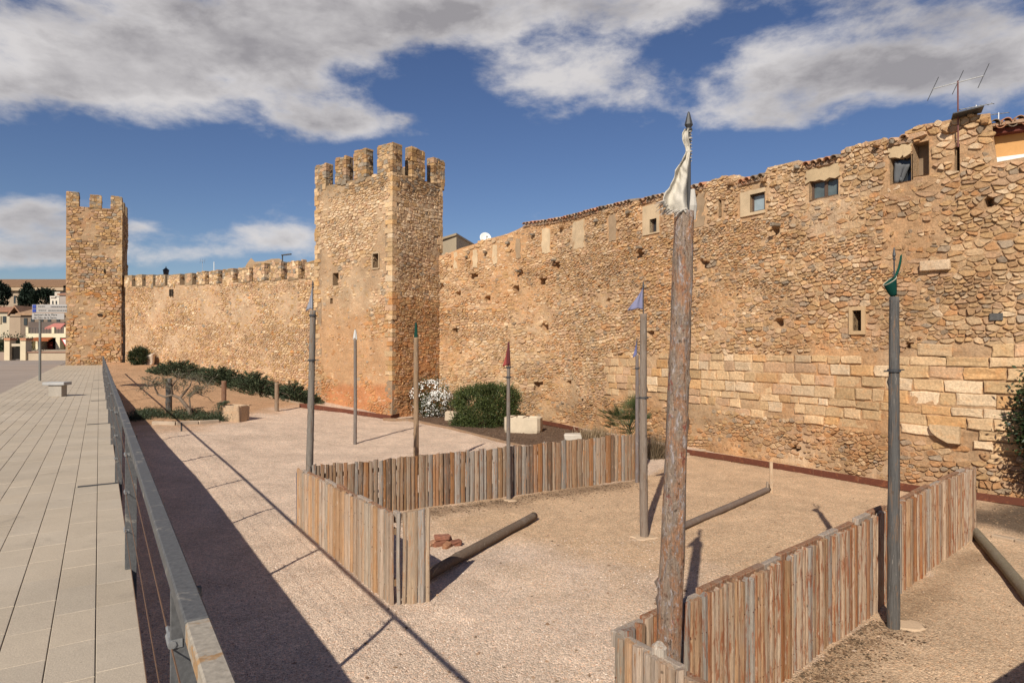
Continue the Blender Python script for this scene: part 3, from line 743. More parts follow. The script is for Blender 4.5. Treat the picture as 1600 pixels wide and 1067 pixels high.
# infill panels, lintels, window frames and panes
def slab_on(F, r, d0, d1, name, mat, parent, tone, nb=7, jag=.045):
    a, b, c_, d = r; m = MB(); P = []
    ring = [(lerp(a, b, k / nb), c_) for k in range(nb)] + [(b, lerp(c_, d, k / nb)) for k in range(nb)] + [(lerp(b, a, k / nb), d) for k in range(nb)] + [(a, lerp(d, c_, k / nb)) for k in range(nb)]
    ring = [(x + R.uniform(-jag, jag), y + R.uniform(-jag, jag)) for x, y in ring]; n = len(ring)
    m.add([F.P(x, y, d0) for x, y in ring] + [F.P(x, y, d1) for x, y in ring], [tuple(range(n, 2 * n))] + [(i, (i + 1) % n, n + (i + 1) % n, n + i) for i in range(n)], tone)
    return m.build(name, mat, parent)
for (r, k) in PANELS:
    a, b, c_, d = r
    tn = [(.54, .405, .255), (.34, .24, .15), (.50, .37, .22)][k]
    sub = [r]
    for w in ('w0', 'w1'):
        o_ = OPENS[w]
        if a < (o_[0] + o_[1]) / 2 < b and c_ < (o_[2] + o_[3]) / 2 < d:
            sub = [(a, o_[0], c_, d), (o_[0], b, o_[3], d)] + ([(o_[1], b, c_, o_[3])] if b - o_[1] > .05 else []) + ([(o_[0], o_[1], c_, o_[2])] if o_[2] - c_ > .05 else [])
    m = MB()
    if len(sub) == 1: slab_on(RW, r, -.2, .035, 'plaster_panel', M_PLAST, curtain, tn)
    else:
        for q in sub: m.add([RW.P(x, y, dd) for dd in (-.2, .035) for x, y in ((q[0], q[2]), (q[1], q[2]), (q[1], q[3]), (q[0], q[3]))], [(4, 5, 6, 7), (0, 1, 5, 4), (1, 2, 6, 5), (2, 3, 7, 6), (3, 0, 4, 7)], tn)
        m.build('plaster_panel', M_PLAST, curtain)
M_FRAME = mat_plain('brown_window_frame', (.11, .07, .05), .6, .3)
M_STONEF = M_PLAST
def window(r, name, d, fw, fmat, pmat, mull=0):
    a, b, c_, e = r; m = MB()
    def bar(x0, x1, y0, y1, d0, d1):
        m.add([RW.P(x, y, dd) for dd in (d0, d1) for x, y in ((x0, y0), (x1, y0), (x1, y1), (x0, y1))], [(4, 5, 6, 7), (0, 1, 5, 4), (1, 2, 6, 5), (2, 3, 7, 6), (3, 0, 4, 7)], (.5, .5, .5))
    bar(a, a + fw, c_, e, d - .05, d + .02); bar(b - fw, b, c_, e, d - .05, d + .02); bar(a + fw, b - fw, e - fw, e, d - .05, d + .02); bar(a + fw, b - fw, c_, c_ + fw, d - .05, d + .02)
    for k in range(mull):
        x = lerp(a, b, (k + 1) / (mull + 1)); bar(x - fw * .7, x + fw * .7, c_ + fw, e - fw, d - .05, d + .022)
    f = m.build(name, fmat, curtain); xs = [a + fw] + [lerp(a, b, (k + 1) / (mull + 1)) for k in range(mull)] + [b - fw]
    for k in range(mull + 1):
        m = MB(); x0, x1 = xs[k] + (fw * .7 if k else 0), xs[k + 1] - (fw * .7 if k < mull else 0)
        m.add([RW.P(x, y, dd) for dd in (d - .04, d - .015) for x, y in ((x0, c_ + fw), (x1, c_ + fw), (x1, e - fw), (x0, e - fw))], [(4, 5, 6, 7), (3, 2, 1, 0)]); m.build('pane', pmat, f)
    m = MB(); m.add([RW.P(x, y, d - .08) for x, y in ((a, c_), (b, c_), (b, e), (a, e))], [(0, 1, 2, 3)]); m.build('backing', M_DARK, f)
window(OPENS['w0'], 'window', -.14, .05, M_FRAME, M_GLASSD, 0)
window(OPENS['w1'], 'window', -.12, .05, M_FRAME, M_GLASSL, 0)
window(OPENS['w2'], 'window', -.13, .06, M_FRAME, mat_plain('grey_window_glass', (.10, .125, .125), .12, .5, .3, 3.0, 0.0), 1)
window(OPENS['w3'], 'window', -.19, .05, M_FRAME, M_GLASSD, 0)
a, b, c_, d = OPENS['w3']; P = []; FS = []        # grey cloth sagging across the third window
for i in range(9):
    for j in range(7):
        s, t_ = i / 8, j / 6; y = lerp(d - .08 - .28 * math.sin(s * math.pi * .5) * .6, c_ + .02, t_); P.append(RW.P(lerp(a + .06, b - .06 - .22 * t_ * (s > .6), s), y, -.10 + .03 * math.sin(s * 9 + t_ * 3)))
        if i < 8 and j < 6: FS.append((i * 7 + j, i * 7 + j + 1, i * 7 + j + 8, i * 7 + j + 7))
o = mkobj('curtain', P, FS, M_CLOTH, curtain, (.16, .165, .17), True); o.modifiers.new('thick', 'SOLIDIFY').thickness = .006
for k, dep, tn in (('niche', .34, (.24, .17, .11)), ('slit', .48, (.03, .025, .02)), ('slit2', .38, (.03, .025, .02)), ('wm', .5, (.03, .02, .015))):
    a, b, c_, d = OPENS[k]; m = MB(); m.add([RW.P(x, y, -dep) for x, y in ((a, c_), (b, c_), (b, d), (a, d))], [(0, 1, 2, 3)], tn); m.build('recess_back', M_PLAST, curtain)
a, b, c_, d = OPENS['wm']; m = MB()                # dressed stone surround of the lone mid-wall window
for q in ((a - .1, a, c_ - .1, d + .1), (b, b + .1, c_ - .1, d + .1), (a, b, d, d + .11), (a, b, c_ - .1, c_)):
    m.add([RW.P(x, y, dd) for dd in (-.25, .075) for x, y in ((q[0], q[2]), (q[1], q[2]), (q[1], q[3]), (q[0], q[3]))], [(4, 5, 6, 7), (0, 1, 5, 4), (1, 2, 6, 5), (2, 3, 7, 6), (3, 0, 4, 7)], (.50, .34, .19))
m.build('window_surround', M_PLAST, curtain)
# stubs, beam ends and odd stones jutting out of the wall
for x, y, s, L in [(1218, 352, .11, .40), (1003, 387, .10, .3), (868, 407, .10, .28), (739, 428, .10, .25), (812, 424, .1, .3), (1480, 205, .13, .16), (1398, 222, .10, .16), (1108, 407, .10, .25), (848, 433, .12, .2),
                   (1248, 262, .12, .16), (1373, 227, .12, .16), (1196, 282, .13, .2), (1145, 287, .13, .2), (1090, 303, .13, .2), (935, 345, .14, .22), (880, 355, .14, .22), (834, 367, .13, .22), (795, 380, .13, .2), (985, 332, .14, .2), (1540, 192, .13, .16), (760, 395, .12, .2), (730, 402, .12, .2)]:
    u, v = RW.uv(x, y); m = MB(); nrm = RW.N(u)
    m.box(RW.P(u, v, L / 2 - .05), s * 1.2, L + .1, s, pick(R, [(1, GREY * .8), (1, BROWN)]), ux=Vector((-nrm.y, nrm.x, 0)), uy=nrm, jit=.02, bev=s * .2); m.build('corbel', M_STONE, curtain)
a, b, c_, d = BASIN; m = MB(); P = []               # half-round carved stone built into the foot of the wall
prof = [(a, d), (a + .0, d - .05)] + [(lerp(a, b, (1 - math.cos(k / 8 * math.pi)) / 2 * .62), d - .06 - (d - c_) * .8 * math.sin(k / 8 * math.pi / 2)) for k in range(9)] + [(b, c_ + .03), (b, d)]
n = len(prof); m.add([RW.P(x, y, -.1) for x, y in prof] + [RW.P(x, y, .17) for x, y in prof], [tuple(range(n, 2 * n))[::-1], *[((i + 1) % n, i, n + i, n + (i + 1) % n) for i in range(n)]], (.55, .41, .26)); m.build('carved_stone', M_STONE, curtain)
u, v = RW.uv(1556, 495); m = MB(); nrm = RW.N(u); m.box(RW.P(u, v, .05), .26, .08, .17, (.10, .10, .10), ux=Vector((-nrm.y, nrm.x, 0)), uy=nrm, jit=.006); m.build('dark_stone', M_STONE, curtain)
u, v = RW.uv(1462, 415); m = MB(); m.box(RW.P(u, v, .06), .68, .12, .26, (.52, .40, .28), ux=Vector((-RW.N(u).y, RW.N(u).x, 0)), uy=RW.N(u), jit=.015, bev=.02); m.build('long_stone', M_STONE, curtain)

# barrel tiles along the wall head
def tile_me():
    m = MB(); P = []; n = 7
    for z0, r in ((-.02, .105), (.55, .085)):
        for k in range(n + 1):
            a_ = math.pi * k / n; P.append((math.cos(a_) * r, z0, math.sin(a_) * r))
        for k in range(n + 1):
            a_ = math.pi * k / n; P.append((math.cos(a_) * (r - .022), z0, math.sin(a_) * (r - .022)))
    w = n + 1; FS = []
    for k in range(n): FS += [(k, k + 1, 2 * w + k + 1, 2 * w + k), (w + k + 1, w + k, 3 * w + k, 3 * w + k + 1), (k + 1, k, w + k, w + k + 1)]
    me_s = []
    for i in range(5):
        me = bpy.data.meshes.new('roof_tile'); me.from_pydata(P, [], FS); me.materials.append(M_TILE); me.shade_smooth()
        k = [.9, 1.1, .75, 1.0, 1.2][i]; tn = [(.36 * k, .21 * k, .125 * k), (.40 * k, .25 * k, .15 * k), (.28 * k, .21 * k, .15 * k), (.42 * k, .20 * k, .11 * k), (.30 * k, .23 * k, .17 * k)][i]
        at = me.attributes.new('tone', 'FLOAT_COLOR', 'POINT'); at.data.foreach_set('color', np.tile((*tn, 1), len(P)).astype(np.float32)); me_s.append(me)
    return me_s
TILES = tile_me()
def put_tile(parent, loc, out, slope=.25, flip=False):
    o = bpy.data.objects.new('roof_tile', R.choice(TILES)); COL.objects.link(o); o.parent = parent
    yv = (-out + Vector((0, 0, slope))).normalized(); xv = yv.cross(Vector((0, 0, 1))).normalized(); zv = xv.cross(yv)
    if flip: zv = -zv; xv = -xv
    M = Matrix((xv, yv, zv)).transposed().to_4x4(); M.translation = Vector(loc) - WL[parent]; o.matrix_local = M; WL[o] = Vector(loc)
def eave_row(thing_, px0, py0, px1, py1, proud=.12, pitch=.215):
    ua, va = RW.uv(px0, py0); ub, vb = RW.uv(px1, py1); n = max(2, int((ub - ua) / pitch))
    for k in range(n):
        q = (k + .5) / n; u = lerp(ua, ub, q); v = lerp(va, vb, q) + R.uniform(-.012, .012); nn = RW.N(u)
        put_tile(thing_, RW.P(u, v, proud + R.uniform(-.03, .03)), nn)
        put_tile(thing_, RW.P(u + .1, v + .0, proud - .05 + R.uniform(-.02, .02)), nn, .25, True)
def roof_slab(thing_, px0, py0, px1, py1, depth=3.5, rise=.28, name='roof_deck'):
    m = MB(); us = np.linspace(RW.upx(px0), RW.upx(px1), 14); va = RW.uv(px0, py0)[1]; vb = RW.uv(px1, py1)[1]; P = []
    for k, u in enumerate(us):
        v = lerp(va, vb, k / 13); P += [RW.P(u, v - .02, .05), RW.P(u, v - .02 + depth * rise, -depth), RW.P(u, v - .10 + depth * rise - .3, -depth), RW.P(u, v - .09, .05)]
    m.add(P, [f for k in range(13) for f in [(4 * k + i, 4 * k + (i + 1) % 4, 4 * k + 4 + (i + 1) % 4, 4 * k + 4 + i) for i in range(4)]] + [(0, 1, 2, 3), (55, 54, 53, 52)], (.34, .22, .14)); return m.build(name, M_TILE, thing_)
def house_on_wall(label, px0, py0, px1, py1):
    u, v = RW.uv((px0 + px1) / 2, (py0 + py1) / 2); t_ = thing('tiled_roof', label, 'roof', RW.P(u, v, 0)); eave_row(t_, px0, py0, px1, py1); roof_slab(t_, px0, py0 + 1, px1, py1 + 1, 2.2 if px1 - px0 < 80 else 3.5, .22); return t_
house_on_wall('long low clay tile roof of a house just above the plastered wall battlements', 818, 351, 990, 315)
house_on_wall('short clay tile eave above the cream panel with a small barred window, behind the tall trunk', 1003, 315, 1042, 305)
house_on_wall('short clay tile eave just right of the white flag on the tall trunk', 1075, 296, 1104, 289)
house_on_wall('short clay tile eave over the single pale window of the wall', 1156, 286, 1198, 275)
house_on_wall('clay tile eave over the two-pane window under its cream lintel', 1258, 260, 1314, 247)
house_on_wall('clay tile eave over the window hung with a grey cloth', 1388, 224, 1426, 215)
# ------------------------------------------------------------------ towers and the far curtain wall
UPV = Vector((0, 0, 1))
def merlon(parent, F, u0, u1, v0, v1, th, pal, rh=.17, wd=.26, stub=True, far=False, lean=None):
    m = MB(); jit = .04; nx, ny, nz = 3, 5, 2
    # rough core box
    mid = F.P((u0 + u1) / 2, (v0 + v1) / 2, -th / 2); w, h = u1 - u0, v1 - v0
    v1j = v1 + R.uniform(-.05, .04); o_ = .025; F0 = F
    q = []
    for dd in (o_, -th - o_):
        for x, y in ((u0 - o_, v0 - .05), (u1 + o_, v0 - .05), (u1 + o_ + R.uniform(-.02, .01), (v0 + v1) / 2), (u1 + o_ - R.uniform(0, .025), v1j), ((u0 + u1) / 2, v1j + R.uniform(0, .03)), (u0 - o_ + R.uniform(0, .025), v1j - R.uniform(0, .04)), (u0 - o_ + R.uniform(-.01, .02), (v0 + v1) / 2)): q.append(F.P(x, y, dd))
    n = 7; k = R.uniform(.75, 1.05)
    m.add(q, [tuple(range(n)), tuple(range(n, 2 * n))[::-1]] + [((i + 1) % n, i, n + i, n + (i + 1) % n) for i in range(n)], (.31 * k, .235 * k, .155 * k))
    nn = F.N(u0); dirv = (F.P(u1, 0) - F.P(u0, 0)).normalized()
    faces = [(F, u0, u1)]
    if not far:
        faces += [(PlaneF(F.P(u1, 0, 0), -nn, dirv), 0, th), (PlaneF(F.P(u0, 0, -th), nn, -dirv), 0, th)]
    for G, a, b in faces:
        for u, v, poly in cells(a + .05, b - .05, v0 + .02, v1 - .12, rh, wd, R):
            poly = [(min(max(x, a - .02), b + .02), y) for x, y in poly]
            if area(poly) < .006: continue
            V_, FS, c_ = stone_mesh(G, shrink(poly, .014), R.uniform(.03, .052), .010, R); m.add(V_, FS, pick(R, pal))
    if not far:                               # squared corner stones and a broken cap course
        z = v0 + .02; i = 0
        while z < v1j - .08:
            hh = min(R.uniform(.14, .24), v1j - z)
            for uu, sg in ((u0, 1), (u1, -1)):
                if R.random() < .85:
                    lw = (.30 if (i + (sg > 0)) % 2 else .18) * R.uniform(.85, 1.15); m.box(F.P(uu + sg * (lw / 2 - .05), z + hh / 2, -.07), lw, .26, hh - .012, pick(R, pal), ux=dirv, uy=nn, jit=.010, bev=.012)
            z += hh; i += 1
        x = u0 - .03
        while x < u1 - .05:
            ww = min(R.uniform(.22, .45), u1 + .03 - x); m.box(F.P(x + ww / 2, v1j + R.uniform(-.02, .03), -th / 2), ww - .012, th + .08, .11, pick(R, [(2, BROWN * 1.1), (2, GREY), (2, OCHRE * .8)]), ux=dirv, uy=nn, jit=.015, bev=.02); x += ww
    if stub:
        for uu, sg in ((u0, -1), (u1, 1)):
            if R.random() < .8: m.box(F.P(uu + sg * .03, v1 - h * .33, -.12), .20, .18, .13, pick(R, [(1, BROWN), (1, GREY)]), ux=dirv, uy=nn, jit=.015, bev=.02)
    return m.build('merlon', M_STONE, parent)
def quoins(parent, corner, da, na, db, nb, z0, z1, pal, size=(.5, .26), skip=None):
    z = z0; i = 0
    while z < z1:
        h = size[1] * R.uniform(.75, 1.2)
        if skip is None or not skip(z):
            la, lb = (size[0] * R.uniform(.85, 1.2), size[0] * R.uniform(.5, .7)) if i % 2 else (size[0] * R.uniform(.5, .7), size[0] * R.uniform(.85, 1.2))
            o = .035 + R.uniform(0, .02); m = MB()
            c_ = corner + na * o + nb * o
            q = [c_, c_ + da * la, c_ + da * la - na * .15, c_ + db * lb - nb * .15 , c_ + db * lb]
            P = [Vector((p.x + R.uniform(-.012, .012), p.y + R.uniform(-.012, .012), zz + R.uniform(-.006, .006))) for zz in (z + .008, z + h - .008) for p in q]
            m.add(P, [(0, 1, 2, 3, 4)[::-1], (5, 6, 7, 8, 9)] + [(j, (j + 1) % 5, 5 + (j + 1) % 5, 5 + j) for j in range(5)], pick(R, pal)); m.build('quoin', M_STONE, parent)
        z += h; i += 1
UA = {}
# near tower
TC = Vector((-5.8, 31.0, 0)); TFd = Vector((-.814, .581, 0)); TRd = Vector((.581, .814, 0)); TWf, TWr = 5.85, 3.57
TFn, TRn = -TRd, -TFd
tower = thing('square_tower', 'square rubble stone tower with seven crumbling battlements, nearest the poles', 'tower', TC + TFd * 2.9 + TRd * 1.8)
Fr = PlaneF(TC + TFd * TWf, -TFd, TFn)          # u = 0 at the left edge, TWf at the near corner
Rt = PlaneF(TC, TRd, TRn)
Lf = PlaneF(TC + TFd * TWf + TRd * TWr, -TRd, -TRn)
Bk = PlaneF(TC + TRd * TWr, TFd, TRd)
def fr_uv(px, py):
    k = (px - 800) / 1000; s = None
    # corner + s*TFd meets the sight line
    s = (TC.x - k * TC.y) / (k * TFd.y - TFd.x); p = TC + TFd * s
    return TWf - s, CAMZ - (py - 540) / 1000 * p.y
def rt_uv(px, py):
    k = (px - 800) / 1000; s = (TC.x - k * TC.y) / (k * TRd.y - TRd.x); p = TC + TRd * s
    return s, CAMZ - (py - 540) / 1000 * p.y
def rect_of(f, x0, y0, x1, y1):
    a, v1 = f(x0, y0); b, v0 = f(x1, y1); return min(a, b), max(a, b), v0, v1
W1 = rect_of(fr_uv, 583, 397, 592, 418); W2 = rect_of(fr_uv, 520, 427, 529, 445); W3 = rect_of(fr_uv, 516, 466, 520, 474)
TT = 12.05
def tw_disp(sd, W):
    def f(U, V):
        e = np.clip(np.minimum(U, W - U) / .25, 0, 1)
        return ((fbm(U * 1.2, V * 1.2, sd, 3) - .5) * .09 + (fbm(U * 5, V * 6, sd + 3, 3) - .5) * .05) * e
    return f
def tw_tone_front(U, V):
    c_ = tonefield((.44, .325, .215), [((.48, .36, .245), .6, .5, .65, .6), ((.36, .25, .155), .8, .55, .7, .5)], 301)(U, V)
    w = (fbm(U * .9, V * .9, 311) - .5) * 2
    def blend(c_, mk, col): return c_ * (1 - mk[..., None]) + np.array(col) * mk[..., None]
    c_ = blend(c_, np.clip(1 - np.abs(V + w - 7.9) / 1.5, 0, 1) * .9, (.37, .255, .16))
    c_ = blend(c_, np.clip((6.4 + w * 1.2 - V) / 1.5, 0, 1) * .9, (.46, .285, .16))
    c_ = blend(c_, np.clip((1.75 + w * .35 - V) / .25, 0, 1) * .95, (.46, .215, .105))
    c_ = blend(c_, np.clip((V - 11.4 + w * .5) / .5, 0, 1) * .7, (.25, .18, .11))
    return c_
def tw_tone_right(U, V):
    c_ = tonefield((.40, .29, .19), [((.33, .22, .13), .6, .5, .65, .6)], 341)(U, V); w = (fbm(U * .9, V * .9, 351) - .5) * 2
    def blend(c_, mk, col): return c_ * (1 - mk[..., None]) + np.array(col) * mk[..., None]
    c_ = blend(c_, np.clip((5.6 + w * 1.6 - V) / 2.2, 0, 1) * .9, (.44, .22, .105))
    c_ = blend(c_, np.clip((V - 11.2 + w * .5) / .5, 0, 1) * .7, (.22, .155, .10))
    return c_
tops = lambda u: TT
core(Fr, 0, TWf, .15, -.4, tops, .13, tw_disp(401, TWf), tw_tone_front, [(*W1, .4), (*W2, .4), (*W3, .3)], .5, M_STONE, 'mortar_core', tower)
core(Rt, 0, TWr, .15, -.4, tops, .13, tw_disp(411, TWr), tw_tone_right, [], .5, M_STONE, 'mortar_core', tower)
core(Lf, 0, TWr, .25, -.4, tops, .25, tw_disp(421, TWr), tw_tone_right, [], .5, M_STONE, 'mortar_core', tower)
core(Bk, 0, TWf, .3, -.4, tops, .3, tw_disp(431, TWf), tw_tone_right, [], .5, M_STONE, 'mortar_core', tower)
m = MB(); m.add([TC + TFd * TWf + UPV * 11.2, TC + UPV * 11.2, TC + TRd * TWr + UPV * 11.2, TC + TFd * TWf + TRd * TWr + UPV * 11.2], [(0, 1, 2, 3)], (.3, .24, .17)); m.build('roof_deck', M_STONE, tower)
for W_r in (W1, W2, W3):
    a, b, c_, d = W_r; m = MB(); m.add([Fr.P(x, y, -.38 if W_r is not W3 else -.28) for x, y in ((a, c_), (b, c_), (b, d), (a, d))], [(0, 1, 2, 3)], (.04, .03, .022)); m.build('window_recess', M_PLAST, tower)
a, b, c_, d = W1; m = MB()
for q in ((a - .07, a, c_ - .05, d + .05), (b, b + .07, c_ - .05, d + .05), (a, b, d, d + .1), (a, b, c_ - .08, c_)):
    m.add([Fr.P(x, y, dd) for dd in (-.1, .05) for x, y in ((q[0], q[2]), (q[1], q[2]), (q[1], q[3]), (q[0], q[3]))], [(4, 5, 6, 7), (0, 1, 5, 4), (1, 2, 6, 5), (2, 3, 7, 6), (3, 0, 4, 7)], (.40, .29, .18))
m.build('window_surround', M_PLAST, tower)
st = []
def tower_stones(F, W, side, rh, wd, far=False):
    for u, v, poly in cells(.12, W - .12, .1, TT - .05, rh, wd, R):
        if any(a - .05 < u < b + .05 and c_ - .05 < v < d + .05 for a, b, c_, d in (W1, W2, W3)) and side == 'f': continue
        poly = [(min(max(x, .03), W - .03), y) for x, y in poly]
        sm = float(fbm(u * .55, v * .6, 501 + (side == 'r') * 13, 4)); thr = .58
        w = float((fbm(u * .9, v * .9, 311) - .5) * 2)
        if side == 'f':
            thr += -.22 * max(0, 1 - abs(v + w - 7.7) / 1.4)
            if v < 6.2: thr -= .05
            if v < 3.9: thr -= .07
            if v < 1.75: thr -= .03
            if 2.0 < v < 5.6 and .7 < u < 2.6: thr -= .14
        else:
            if v < 4.8: thr -= .05
            if v > 5.0: thr += .08
            if 4.6 < v < 6.0 and u < 2: thr += .15
        pr = (thr - sm) * .30 + R.uniform(-.012, .035)
        if pr < 0 and R.random() < .75: continue
        pr = max(.0, min(.05, pr * .75 + .008))
        if v > 8.4: pal = [(4, CREAM * 1.05), (5, WHITE * 1.05), (3, PINK), (1, OCHRE), (.3, GREY)]
        elif v > 5.5: pal = [(3, CREAM), (3, PINK), (2, OCHRE), (1, WHITE), (.7, GREY)]
        elif v > 1.8: pal = [(3, PINK), (3, OCHRE), (2, ORANGE), (1.3, CREAM), (.3, WHITE), (.4, GREY)]
        else: pal = [(3, ORANGE), (2, OCHRE * .9), (1, PINK)]
        if side == 'r' and v < 6: pal = [(3, OCHRE * .9), (3, ORANGE), (1.5, PINK), (1, BROWN)]
        if v > 11.3: pal = [(2, BROWN), (2, GREY), (2, OCHRE * .8), (1.5, CREAM)]
        e = min(1, min(u, W - u) / .3); off = float(tw_disp(401 if side == 'f' else 411, W)(np.array([[u]]), np.array([[v]]))[0, 0])
        pl = shrink(poly, R.uniform(.010, .022)); pl = ragged(pl, R) if side == 'f' and len(pl) > 2 else pl
        if area(pl) < .004: continue
        V_, FS, c_ = stone_mesh(F, pl, max(.005, off + pr), R.uniform(.006, .018), R); mt_ = (tw_tone_front if side == 'f' else tw_tone_right)(np.array([[u]]), np.array([[v]]))[0, 0]; st.append((scr(F, u, v, area(pl)) * (side != 'l'), V_, FS, tuple(np.array(pick(R, pal)) * .7 + mt_ * .3)))
tower_stones(Fr, TWf, 'f', .112, .22); tower_stones(Rt, TWr, 'r', .108, .215); tower_stones(Lf, TWr, 'l', .2, .34)
emit(st, tower, 'stone', 'rubble_masonry')
qp = [(4, CREAM), (2, np.array((.50, .36, .21))), (2, WHITE * .9), (1.5, OCHRE)]
quoins(tower, TC.copy(), TFd, TFn, TRd, TRn, 1.9, 5.9, [(3, CREAM * .88), (3, OCHRE), (2, ORANGE), (2, PINK)], (.46, .24), skip=lambda z: R.random() < .12)
quoins(tower, TC.copy(), TFd, TFn, TRd, TRn, 5.95, TT - .1, [(4, CREAM * .95), (2, np.array((.50, .36, .21))), (1, WHITE * .9), (2, OCHRE)], (.50, .25))
quoins(tower, TC + TFd * TWf, TRd, -TRn, -TFd, TFn, 4.0, TT - .2, [(3, CREAM), (2, OCHRE)], (.42, .24), skip=lambda z: R.random() < .15)
quoins(tower, TC + TRd * TWr, TFd, TRd, -TRd, TRn, 8.5, TT - .2, [(3, CREAM), (2, OCHRE)], (.36, .22))
mp = [(3, OCHRE * .8), (3, CREAM * .85), (2, BROWN), (2, GREY), (1, PINK * .8)]
for x0, x1, yt in ((493.5, 509, 257), (525, 540.5, 246), (554, 572, 233)):
    a, v1 = fr_uv(x0, yt); b, _ = fr_uv(x1, yt); v1 = fr_uv((x0 + x1) / 2, yt + 2)[1]; merlon(tower, Fr, a, b, TT, v1, .42, mp, .15, .22)
a, _ = fr_uv(591, 225); merlon(tower, Fr, a, TWf, TT, 13.42, .62, mp, .15, .22)
for x0, x1, yt in ((643, 662, 234), (677, 693, 248)):
    a, _ = rt_uv(x0, yt); b, _ = rt_uv(x1, yt); v1 = rt_uv((x0 + x1) / 2, yt + 1)[1]; merlon(tower, Rt, a, b, TT, v1, .42, mp, .15, .22)
merlon(tower, Bk, 1.4, 2.4, TT, 13.3, .5, mp)
# far curtain wall between the towers
LWa = TC + TFd * TWf + TRd * TWr; LWe = Vector((-33.15, 54.85, 0)); Ld = (LWe - LWa).normalized(); LL = (LWe - LWa).length
Ln = Vector((-Ld.y, Ld.x, 0)); Ln = Ln if Ln.y < 0 else -Ln
LW = PlaneF(LWa, Ld, Ln)
far_wall = thing('town_wall', 'long pale curtain wall with a row of battlements, between the two towers', 'wall', LWa + Ld * LL * .5)
def lw_uv(px, py):
    k = (px - 800) / 1000; s = (LWa.x - k * LWa.y) / (k * Ld.y - Ld.x); p = LWa + Ld * s; return s, CAMZ - (py - 540) / 1000 * p.y
GAPS = [(206, 212), (222, 228), (239, 243), (258, 262), (281, 289), (300, 308), (320, 328), (341, 349), (364.5, 373), (389.5, 397), (413, 422), (439, 450), (466, 478)]
cb = [lw_uv(x, y) for x, y in ((186, 449), (202, 448), (245, 447), (300, 445), (350, 443), (400, 439), (445, 437), (490, 435))]
cbu = np.array([q[0] for q in cb][::-1]); cbv = np.array([q[1] for q in cb][::-1])
def lw_top(u): return float(np.interp(u, cbu, cbv))
lw_disp = lambda U, V: (fbm(U * .9, V * .9, 601, 3) - .5) * .10 + (fbm(U * 3.6, V * 4.6, 603, 3) - .5) * .05
lw_tone = tonefield((.475, .345, .23), [((.49, .295, .165), .25, .5, .64, .75), ((.42, .29, .18), .4, .55, .7, .6), ((.55, .43, .31), .5, .55, .7, .5)], 621)
core(LW, .1, LL, .22, -.3, lw_top, .2, lw_disp, lw_tone, [], 1.1, M_STONE, 'mortar_core', far_wall)
st2 = []
for u, v, poly in cells(3.5, LL - .1, .6, 9.2, .135, .25, R):
    if v > lw_top(u) - .05 or v < float(zg(*LW.P(u, 0)[:2])) - .2: continue
    sm = float(fbm(u * .4, v * .5, 651, 4)); pr = (.585 - sm) * .26 + R.uniform(-.02, .04)
    if pr < 0 and R.random() < .6: continue
    off = float(lw_disp(np.array([[u]]), np.array([[v]]))[0, 0]); pl = shrink(poly, R.uniform(.02, .05))
    V_, FS, c_ = stone_mesh(LW, pl, max(.008, off + max(.006, min(.05, pr * .7 + .012))), .012, R)
    st2.append((0, V_, FS, pick(R, [(3, CREAM), (3.6, PINK), (.8, WHITE), (2.4, OCHRE), (.15, ORANGE), (.12, GREY)])))
emit(st2, far_wall, 'stone', 'rubble_masonry', 0, False)
edges = [188] + [e for g_ in GAPS for e in g_] + [496]
MT = [(190, 432), (215, 429), (240, 429), (275, 428), (330, 424), (380, 419), (400, 414), (430, 411), (480, 409)]
for k in range(0, len(edges), 2):
    x0, x1 = edges[k], edges[k + 1]; b, _ = lw_uv(x0, 430); a, _ = lw_uv(x1, 430); mx = (x0 + x1) / 2
    vt = lw_uv(mx, np.interp(mx, [q[0] for q in MT], [q[1] for q in MT]))[1]
    merlon(far_wall, LW, a, b, lw_top((a + b) / 2), vt, .6, [(3, CREAM), (3, PINK), (2, OCHRE), (1, GREY), (1, WHITE)], .2, .34, True, k < 12)
for x0, x1 in ((266, 267.5), (269.5, 271)):
    a, v1 = lw_uv(x1, 452); b, v0 = lw_uv(x0, 463); m = MB(); m.box(LW.P((a + b) / 2, (v0 + v1) / 2, .05), abs(b - a), .12, v1 - v0, (.05, .04, .03), ux=Ld, uy=Ln); m.build('slot_shade', M_PLAST, far_wall)  # solid block on the wall face, the slot's shade put into its dark colour
# far tower
F2 = Vector((-33.4, 54.7, 0)); f2d = Vector((-.9, -.436, 0)).normalized(); f2n = Vector((.436, -.9, 0)).normalized()
FW = 3.95; FD2 = 4.6; Z0 = 1.7; TT2 = CAMZ + (540 - 325) / 1000 * 54
tower2 = thing('square_tower', 'slim square stone tower with three battlements, at the far end of the promenade', 'tower', F2 + f2d * 2 - f2n * 2.3 + UPV * Z0)
G1 = PlaneF(F2 + f2d * FW, -f2d, f2n); G2 = PlaneF(F2, -f2n, -f2d); G3 = PlaneF(F2 + f2d * FW - f2n * FD2, f2n, f2d); G4 = PlaneF(F2 - f2n * FD2, f2d, -f2n)
tt2 = tonefield((.40, .285, .18), [((.45, .25, .13), .5, .5, .64, .7), ((.29, .20, .125), .6, .55, .7, .6)], 721)
for G, W in ((G1, FW), (G2, FD2), (G3, FD2), (G4, FW)): core(G, 0, W, .22, Z0 - .5, lambda u: TT2, .2, tw_disp(731, W), tt2, [], .5, M_STONE, 'mortar_core', tower2)
m = MB(); z = UPV * (TT2 - .8); m.add([F2 + f2d * FW + z, F2 + z, F2 - f2n * FD2 + z, F2 + f2d * FW - f2n * FD2 + z], [(0, 1, 2, 3)], (.3, .24, .17)); m.build('roof_deck', M_STONE, tower2)
st3 = []
